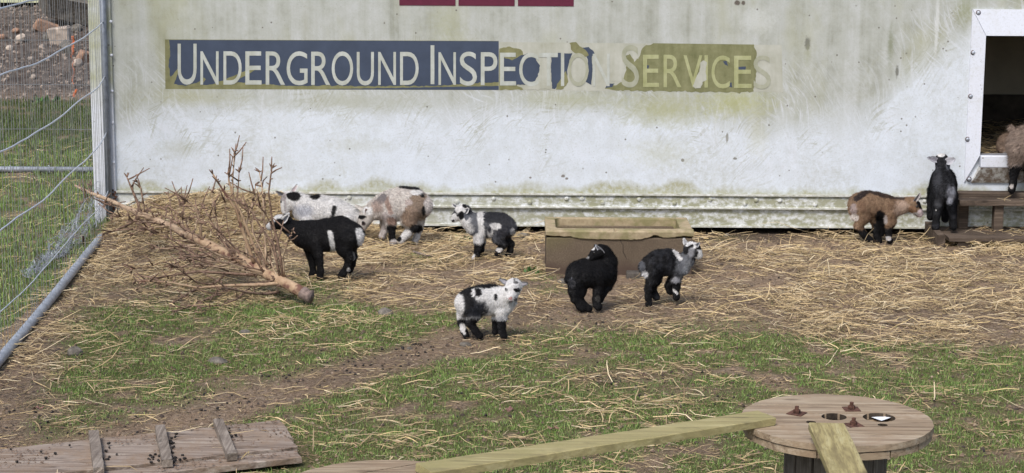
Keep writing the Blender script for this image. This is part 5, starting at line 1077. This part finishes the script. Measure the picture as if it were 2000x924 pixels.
# 9 black grey kid on the pallet, seen from behind
goat('kid', 'dark grizzled kid with pale ears seen from behind on the lower pallet', 'goat', 447, 1843, [
    (1.0, [(1842, 372, -6, 27), (1842, 362, 4, 28), (1842, 350, 22, 25), (1841, 345, 30, 20)]), (1, [(1841, 344, 34, 17), (1841, 330, 38, 14)]), (1, [(1840.5, 318, 38, 14.5), (1839, 313, 44, 12.5), (1838, 318, 52, 8)]),
    (1, [(1831, 384, -8, 18), (1831, 402, -10, 12), (1829, 420, -12, 8.5), (1828, 436, -12, 7.5), (1827, 443, -14, 8.5)]), (1, [(1855, 384, -6, 18), (1858, 402, -8, 11.5), (1861, 420, -11, 8), (1861, 436, -11, 7.2), (1862, 443, -13, 8)]),
    (1, [(1824, 372, 20, 14), (1819, 392, 24, 9), (1818, 410, 24, 7.5), (1817, 424, 24, 8)]), (1, [(1846, 376, 22, 13), (1846, 400, 24, 9), (1846, 418, 24, 7.5), (1846, 428, 24, 8)]),
    (1, [(1862, 368, -30, 5), (1860, 380, -34, 7.5), (1855, 394, -36, 5.5)])], (.009, .0092, .0105),
    [('e', 1858, 378, 9, 14, (.16, .165, .19), -1, .4), ('e', 1855, 392, 7, 7, (.26, .27, .31), -1), ('e', 1833, 396, 9, 8, (.06, .062, .07), -1, .5), ('e', 1838, 302, 8, 5, WH, 0), ('e', 1852, 322, 5, 10, (.14, .145, .165), 0), ('e', 1828, 330, 4, 6, (.10, .1, .12), 0), ('e', 1830, 346, 8, 22, (.05, .052, .06), 0, .5), ('e', 1828, 410, 1.6, 1.6, WH, -1)],
    [((1830, 313, 32), (1811, 308, 26), 12, (.40, .40, .44), (.26, .25, .28), (0, -1, .3)), ((1849, 316, 24), (1866, 310, 18), 15, (.50, .50, .54), (.42, .42, .46), (0, -1, .3))], [(1828, 316, 44, 2, (-1, .4, 0)), (1852, 316, 44, 2, (1, .4, 0))], (0, 1, 0), Y=-.24, zg=.064, hair=(.012, 1.0), mottle=((.035, .036, .042), .55))
# 10 adult standing on the upper pallet, 11 one lying inside the doorway
goat('adult_goat', 'large shaggy brown grey adult goat standing on the upper pallet at the frame edge', 'goat', 372, 2030, [
    (.62, [(2004, 282, 0, 38), (2024, 278, 0, 43), (2060, 280, 0, 43), (2100, 278, 0, 41), (2130, 276, 0, 36)]), (.7, [(2140, 262, 0, 26), (2158, 246, 0, 20)]), (.8, [(2164, 236, 0, 17), (2178, 246, 0, 13), (2190, 254, 0, 10)]),
    (1, [(1990, 296, -14, 22), (1984, 322, -15, 14), (1981, 338, -15, 8.5), (1979, 356, -15, 7.5), (1976, 371, -16, 8)]), (1, [(2012, 298, 12, 24), (2010, 324, 13, 14), (2012, 346, 13, 8), (2010, 366, 13, 8)]),
    (1, [(2118, 300, -14, 18), (2120, 330, -14, 10), (2120, 366, -14, 8)]), (1, [(2108, 300, 13, 17), (2104, 330, 13, 9), (2104, 366, 13, 8)]), (1, [(1984, 262, 0, 7), (1976, 250, 0, 6)])], (.235, .18, .145),
    [('e', 1990, 335, 20, 14, (.13, .11, .10), 0, .5), ('b', 325, 1960, 2030, BK, 0), ('b', 330, 2095, 2130, BK, 0), ('e', 1976, 364, 4, 5, (.45, .42, .4), -1), ('c', 2000, 240, 2120, 238, 4, (.06, .05, .045), 0)],
    [((2160, 232, -12), (2146, 222, -16), 12, (.3, .25, .2), GRY, (0, -1, .2)), ((2168, 230, 12), (2172, 216, 16), 12, (.3, .25, .2), GRY, (0, 1, .2))], [(2172, 240, -12, 2.6, (.3, -1, .1))], (1, 0, 0), Y=-.13, zg=.267, hair=(.024, 1.5), mottle=((.14, .105, .085), .8), group='adult goats at the doorway', nhair=16000, grain=.6)
goat('adult_goat', 'brown goat lying in the straw inside the doorway behind the standing adult', 'goat', 306, 1975, [
    (.8, [(1972, 284, 0, 25), (1995, 280, 0, 28), (2030, 280, 0, 28), (2060, 282, 0, 24)]), (.8, [(2066, 270, 0, 17), (2078, 254, 0, 14)]), (.8, [(2082, 248, 0, 12), (2094, 256, 0, 8)]), (1, [(1962, 296, -12, 9), (1964, 302, -16, 6)]), (1, [(2040, 298, -16, 9), (2060, 302, -18, 7)])], (.215, .155, .115),
    [('e', 1964, 300, 5, 4, (.22, .21, .21), 0)], [((2078, 244, -9), (2068, 236, -12), 9, (.3, .25, .2), GRY, (0, -1, .2))], [(2088, 250, -9, 2.2, (.3, -1, .1))], (1, 0, 0), Y=.16, zg=FLZ, feet=False, hair=(.022, 1.4), mottle=((.13, .09, .07), .8), group='adult goats at the doorway', nhair=11000, grain=.6)

# ================================================================== STRAW, GRASS, DROPPINGS
def gnorm(n): return n
def straw_mesh(name, X, Y, Z, L, W, ang, pit, cols, label, seed, mat, cat='straw'):
    r = np.random.default_rng(seed); n = len(X); S = 4
    k1 = r.normal(0, .16, n); kink = np.where(r.random(n) < .28, r.normal(0, .9, n), r.normal(0, .12, n)); bend = r.normal(0, .25, n); kpos = r.integers(1, 3, n)
    a = ang.copy(); P = np.zeros((n, S, 3)); P[:, 0] = np.stack([X, Y, Z], 1); pz = pit.copy()
    A = np.zeros((n, S)); A[:, 0] = a
    for i in range(1, S):
        a = a+bend/3+np.where(kpos == i, kink, 0); A[:, i] = a; stp = L/(S-1)
        P[:, i] = P[:, i-1]+np.stack([np.cos(a)*stp*np.cos(pz), np.sin(a)*stp*np.cos(pz), np.sin(pz)*stp], 1); pz = pz-r.normal(.08, .18, n)
    # keep on the ground
    mean = P.mean(1, keepdims=True)-np.stack([X, Y, Z], 1)[:, None]; P[..., :2] -= mean[..., :2]
    if mat is not None:
        hz = gh(P[..., 0], P[..., 1]) if name == 'straw' else None
        if hz is not None: P[..., 2] = np.maximum(P[..., 2], hz+.003)
    side = np.stack([-np.sin(A), np.cos(A), r.normal(0, .5, (n, 1))*np.ones((1, S))], -1); side /= np.linalg.norm(side, axis=-1, keepdims=True)
    up = np.array([0, 0, 1.0]); Wt = W[:, None]*np.array([.75, 1, .95, .55])[None]
    l = P-side*Wt[..., None]; rr = P+side*Wt[..., None]; c = P+up*Wt[..., None]*.9
    V = np.stack([l, c, rr], 2).reshape(-1, 3)     # n,S,3
    b = (np.arange(n)*S*3)[:, None]; fs = []
    for i in range(S-1):
        o0 = i*3; o1 = (i+1)*3
        fs.append(np.stack([b[:, 0]+o0, b[:, 0]+o1, b[:, 0]+o1+1, b[:, 0]+o0+1], 1)); fs.append(np.stack([b[:, 0]+o0+1, b[:, 0]+o1+1, b[:, 0]+o1+2, b[:, 0]+o0+2], 1))
    o = mkobj(name, V, np.concatenate(fs), mat, colors=np.repeat(cols, S*3, 0)); tag(o, label, cat, kind='stuff'); return o
SC = np.array([(.62, .49, .29), (.53, .41, .23), (.71, .61, .42), (.38, .28, .16), (.25, .175, .11), (.58, .46, .23)])
def scol(n, r, pw=(.30, .26, .17, .13, .06, .08)): return SC[r.choice(6, n, p=pw)]*(.60+.45*r.random((n, 1)))*np.array([1.0, .965, .92])
r_ = np.random.default_rng(21)
N = 260000; X = r_.uniform(-6.0, 3.4, N); Y = r_.uniform(-6.9, 4.0, N)
g_, s_, d_ = masks(X, Y); clump = fbm(np.stack([X, Y, X*0], -1)+11, 7.0, 2)
keep = r_.random(N) < (s_**1.5)*.78*(.10+1.7*clump**1.5)*np.where(X > .1, .92, 1)
keep &= ~((X > tx0-.01) & (X < tx1+.01) & (Y > ty0-.01) & (Y < ty1+.01)) & ~((Y > -.02) & (X > -2.7) & (Y < 2) & (r_.random(N) < .85))
rel_ = (X-o1[0])*du[0]+(Y-o1[1])*du[1]; relv = (X-o1[0])*dv[0]+(Y-o1[1])*dv[1]
onwk = (rel_ > 0) & (rel_ < 2.3) & (relv > 0) & (relv < Wd); keep &= ~onwk | (r_.random(N) < .10)
X, Y, s2, g2, ow = X[keep], Y[keep], s_[keep], g_[keep], onwk[keep]; n = len(X)
Z = gh(X, Y)+.004+.030*r_.random(n)*s2+np.where(ow, .045, 0)+.012*g2*r_.random(n)
pile = np.exp(-((X+1.72)/.74)**4)*np.exp(-((Y+.10)/.42)**2); Z += pile*.035*r_.random(n)
L = .032+.17*r_.random(n)**1.9; L = np.where(r_.random(n) < .04, L*1.7, L); L *= np.where(pile > .3, .8, 1)
W = .0010+.0018*r_.random(n)**1.6
straw_mesh('straw', X, Y, Z, L, W, r_.normal(0.1, 1.0, n), r_.normal(.02, .16, n), scol(n, r_), 'loose straw strewn over the paddock and heaped against the trailer', 5, M['straw'])
print('straws', n)
r_ = np.random.default_rng(23); N = 11000; X = r_.normal(-1.72, .50, N); Y = -.015-np.abs(r_.normal(0, .34, N)); n = N
keep = (X > -2.44) & (X < -.5); X, Y = X[keep], Y[keep]; n = len(X); Y = np.minimum(Y, -.03)
straw_mesh('straw', X, Y, gh(X, Y)+.003+.035*r_.random(n), .03+.12*r_.random(n)**1.7, .0012+.0016*r_.random(n)**1.5, r_.normal(0.1, .9, n), r_.normal(.02, .2, n), scol(n, r_, (.26, .22, .13, .20, .14, .05)), 'straw heaped thickly against the left end of the trailer', 7, M['straw'])
# fine chaff: short bits filling the bedding
N = 200000; X = r_.uniform(-2.7, 3.4, N); Y = r_.uniform(-5.5, -.02, N); g_, s_, d_ = masks(X, Y); keep = r_.random(N) < (s_**2)*.75+.13*(Y < -2)
keep &= ~((X > tx0-.01) & (X < tx1+.01) & (Y > ty0-.01) & (Y < ty1+.01)); X, Y = X[keep], Y[keep]; n = len(X)
Z = gh(X, Y)+.003+.006*r_.random(n); straw_mesh('straw', X, Y, Z, .010+.035*r_.random(n), .0010+.0010*r_.random(n), r_.uniform(0, 6.28, n), r_.normal(0, .1, n), scol(n, r_, (.16, .22, .05, .30, .23, .04))*.66, 'short broken straw chaff trodden into the soil', 6, M['straw'])
# straw on pallets and inside the doorway
def scatter(n, x0, x1, y0, y1, z, label, seed, zr=.01, pit=.1, dens=None):
    r = np.random.default_rng(seed); X = r.uniform(x0, x1, n); Y = r.uniform(y0, y1, n)
    return straw_mesh('loose_straw', X, Y, z+zr*r.random(n), .03+.12*r.random(n)**1.5, .0012+.0014*r.random(n), r.normal(0, .9, n), r.normal(0, pit, n), scol(n, r), label, seed, M['straw'])
scatter(170, 2.85, 3.8, -.41, -.05, .066, 'straw lying on the lower pallet', 31)
scatter(26, 2.9, 3.6, -.25, -.05, .256, 'few straw stalks on the upper pallet', 32)
scatter(1500, DX0+.01, 4.2, .08, 1.75, FLZ+.004, 'straw bedding on the floor inside the doorway', 33, .05)
scatter(700, 2.75, 3.9, -.70, -.36, .012, 'straw drifted in front of the lower pallet', 34, .03, .2)
# crumbs of soil: one joined mass
r_ = np.random.default_rng(91); N = 60000; X = r_.uniform(-2.6, 2.6, N); Y = r_.uniform(-6.8, .0, N); keep = (r_.random(N) < .6) & ~((X > tx0-.01) & (X < tx1+.01) & (Y > ty0-.01) & (Y < ty1+.01)); X, Y = X[keep], Y[keep]; n = len(X)
S_ = (.0020+.0095*r_.random(n)**3.4)[:, None, None]; base_ = np.array([(1, 0, 0), (0, 1, 0), (-1, 0, 0), (0, -1, 0), (0, 0, .8), (0, 0, -.8)], float)[None]*S_*(.6+.8*r_.random((n, 6, 1))); an = r_.random(n)*6.28
bx = base_[..., 0]*np.cos(an)[:, None]-base_[..., 1]*np.sin(an)[:, None]; by = base_[..., 0]*np.sin(an)[:, None]+base_[..., 1]*np.cos(an)[:, None]
VV = np.stack([bx+X[:, None], by+Y[:, None], base_[..., 2]+gh(X, Y)[:, None]+S_[:, 0]*.25], -1).reshape(-1, 3); oc = np.array([(0, 1, 4), (1, 2, 4), (2, 3, 4), (3, 0, 4)]); FF = (np.arange(n)[:, None, None]*6+oc[None]).reshape(-1, 3)
cc_ = np.array([(.20, .14, .095), (.12, .08, .055), (.07, .05, .038), (.28, .21, .15)])[r_.choice(4, n, p=(.35, .3, .2, .15))]*(.7+.5*r_.random((n, 1)))
nw = 5200; uu = r_.uniform(.03, 1.6, nw); vv = r_.uniform(.01, Wd-.01, nw); kp = fbm(np.stack([uu, vv, uu*0], -1)+4, 9, 3) > .50; uu, vv = uu[kp], vv[kp]; nw = len(uu)
pw_ = np.stack([o1[0]+du[0]*uu+dv[0]*vv, o1[1]+du[1]*uu+dv[1]*vv, np.full(nw, .045)], 1); sw = (.0012+.0045*r_.random(nw)**3)[:, None, None]
b2 = np.array([(1, 0, 0), (0, 1, 0), (-1, 0, 0), (0, -1, 0), (0, 0, .8), (0, 0, -.8)], float)[None]*sw*(.6+.8*r_.random((nw, 6, 1)))
VV = np.concatenate([VV, (pw_[:, None]+b2).reshape(-1, 3)]); FF = np.concatenate([FF, (n+np.arange(nw))[:, None, None]*6+oc[None]], 0) if False else np.concatenate([FF, ((n+np.arange(nw))[:, None, None]*6+oc[None]).reshape(-1, 3)]); cc_ = np.concatenate([cc_, np.array([(.15, .10, .068)])*(.6+.8*r_.random((nw, 1)))])
o = mkobj('soil_crumbs', VV, FF, M['straw'], colors=np.repeat(cc_, 6, 0)); tag(o, 'crumbs and small clods of soil on the bare dirt', 'soil', kind='stuff')
# grass
N = 330000; 
def grass(N, x0, x1, y0, y1, hmin, hmax, wdt, label, seed, dens=1.0):
    r = np.random.default_rng(seed); X = r.uniform(x0, x1, N); Y = r.uniform(y0, y1, N); g_, s_, d_ = masks(X, Y); px, py = proj(np.stack([X, Y, X*0], -1))
    keep = (r.random(N) < (g_**1.3)*dens) & (px > -120) & (px < 2120) & (py < 1060)
    rel_ = (X-o1[0])*du[0]+(Y-o1[1])*du[1]; relv = (X-o1[0])*dv[0]+(Y-o1[1])*dv[1]; keep &= ~((rel_ > -.01) & (rel_ < 2.3) & (relv > -.01) & (relv < Wd+.01))
    keep &= ~((Y > 0) & (X > -2.6)) & ~((X > tx0) & (X < tx1) & (Y > ty0) & (Y < ty1))
    X, Y, g_ = X[keep], Y[keep], g_[keep]; n = len(X); P = np.stack([X, Y, gh(X, Y)-.002], 1); cl = fbm(P+60, 14, 2)
    H = (hmin+(hmax-hmin)*r.random(n)**1.5)*(.5+1.0*cl)*(.6+.5*g_); a = r.uniform(0, 6.28, n); le = r.normal(0, .38, (n, 2))
    s = np.stack([np.cos(a), np.sin(a), a*0], 1)*(wdt*(.7+.6*r.random((n, 1)))); mid = P+np.stack([le[:, 0]*H*.35, le[:, 1]*H*.35, H*.6], 1); tip = P+np.stack([le[:, 0]*H*1.2, le[:, 1]*H*1.2, H*.95], 1)
    V = np.stack([P-s, P+s, mid+s*.75, mid-s*.75, tip], 1).reshape(-1, 3); b = np.arange(n)*5
    F_ = np.concatenate([np.stack([b, b+1, b+2], 1), np.stack([b, b+2, b+3], 1), np.stack([b+3, b+2, b+4], 1)])
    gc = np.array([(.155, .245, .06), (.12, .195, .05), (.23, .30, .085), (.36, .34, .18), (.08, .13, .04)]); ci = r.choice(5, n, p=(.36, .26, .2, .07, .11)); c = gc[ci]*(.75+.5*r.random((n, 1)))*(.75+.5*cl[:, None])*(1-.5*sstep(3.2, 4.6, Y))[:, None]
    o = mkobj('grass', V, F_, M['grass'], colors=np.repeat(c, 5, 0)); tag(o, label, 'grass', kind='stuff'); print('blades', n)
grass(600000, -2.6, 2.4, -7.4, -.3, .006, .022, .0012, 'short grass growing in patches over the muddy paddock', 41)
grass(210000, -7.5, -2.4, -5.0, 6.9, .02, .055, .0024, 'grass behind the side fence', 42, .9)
# weedy tufts of coarser leaves
for i, (a, b, lb) in enumerate(((1040, 533, 'small leafy green weed left of the trough'), (905, 470, 'tuft of grass under the standing grey kid'), (85, 200, 'leafy weed at the foot of the rubble heap'))):
    p = onground(a, b); m = MB(); r = np.random.default_rng(70+i); sz = .03 if i < 2 else .06
    for q in range(34):
        d = r.normal(0, 1, 3); d[2] = abs(d[2])+.5; d /= np.linalg.norm(d); s = np.cross(d, (0, 0, 1)); s /= np.linalg.norm(s)+1e-9; st = p+np.array([r.normal(0, sz), r.normal(0, sz*.8), 0]); l = sz*(.7+.8*r.random())
        m.add([st, st+d*l*.5+s*l*.22, st+d*l, st+d*l*.5-s*l*.22], [(0, 1, 2, 3)])
    tag(m.build('weed', simple('weed_leaf', (.075, .15, .045), .6, .4, 30)), lb, 'plant')
# droppings: tiny dark pellets, uncountable
dp = MB(); r = np.random.default_rng(55)
def pellets(cx, cy, rx, ry, n, z=None):
    for _ in range(n):
        a, b = r.normal(cx, rx), r.normal(cy, ry)
        p = onground(a, b) if z is None else atZ(a, b, z)
        s = .0040+.0028*r.random(); c = p+np.array([0, 0, s*.7]); e = r.normal(0, 1, 3)*np.array([1, 1, .3]); e /= np.linalg.norm(e); f = np.cross(e, (0, 0, 1)); f /= np.linalg.norm(f); g = np.cross(e, f)
        V_ = [c+e*s*1.4, c-e*s*1.4]; n6 = 6
        for q in (-.6, .6):
            for k in range(n6): t_ = 2*math.pi*k/n6; V_.append(c+e*s*q+(f*math.cos(t_)+g*math.sin(t_))*s*.85)
        fs = [(1, 2+(k+1) % n6, 2+k) for k in range(n6)]+[(0, 8+k, 8+(k+1) % n6) for k in range(n6)]+[(2+k, 2+(k+1) % n6, 8+(k+1) % n6, 8+k) for k in range(n6)]
        dp.add(V_, fs)
for c in ((808, 676, 16, 5, 34), (805, 692, 40, 6, 14), (700, 715, 60, 12, 26), (560, 738, 40, 10, 24), (420, 775, 60, 14, 26), (300, 800, 90, 16, 40), (120, 820, 80, 22, 40), (1300, 740, 80, 30, 40), (1190, 745, 20, 6, 20), (950, 770, 200, 40, 50), (1350, 780, 60, 8, 24), (1150, 640, 120, 18, 26), (1300, 620, 120, 12, 20), (1780, 700, 120, 30, 20), (960, 918, 20, 4, 24), (1400, 560, 200, 30, 16), (1850, 800, 100, 60, 30), (620, 700, 40, 14, 14), (1545, 507, 3, 2, 8)): pellets(*c)
for c in ((335, 868, 7, 14, 16, .046), (300, 895, 8, 5, 10, .046), (450, 845, 8, 14, 6, .046), (213, 885, 8, 10, 8, .046), (350, 898, 9, 4, 8, .046), (60, 880, 50, 20, 8, .046)): pellets(*c)
tag(dp.build('droppings', M['dung'], None, True), 'dark pellet droppings scattered on the dirt and the walkway', 'droppings', kind='stuff')
print('tris approx', sum(sum(len(p.vertices)-2 for p in o.data.polygons) if len(o.data.polygons) < 3000 else len(o.data.polygons)*2 for o in sc.objects if o.type == 'MESH'))
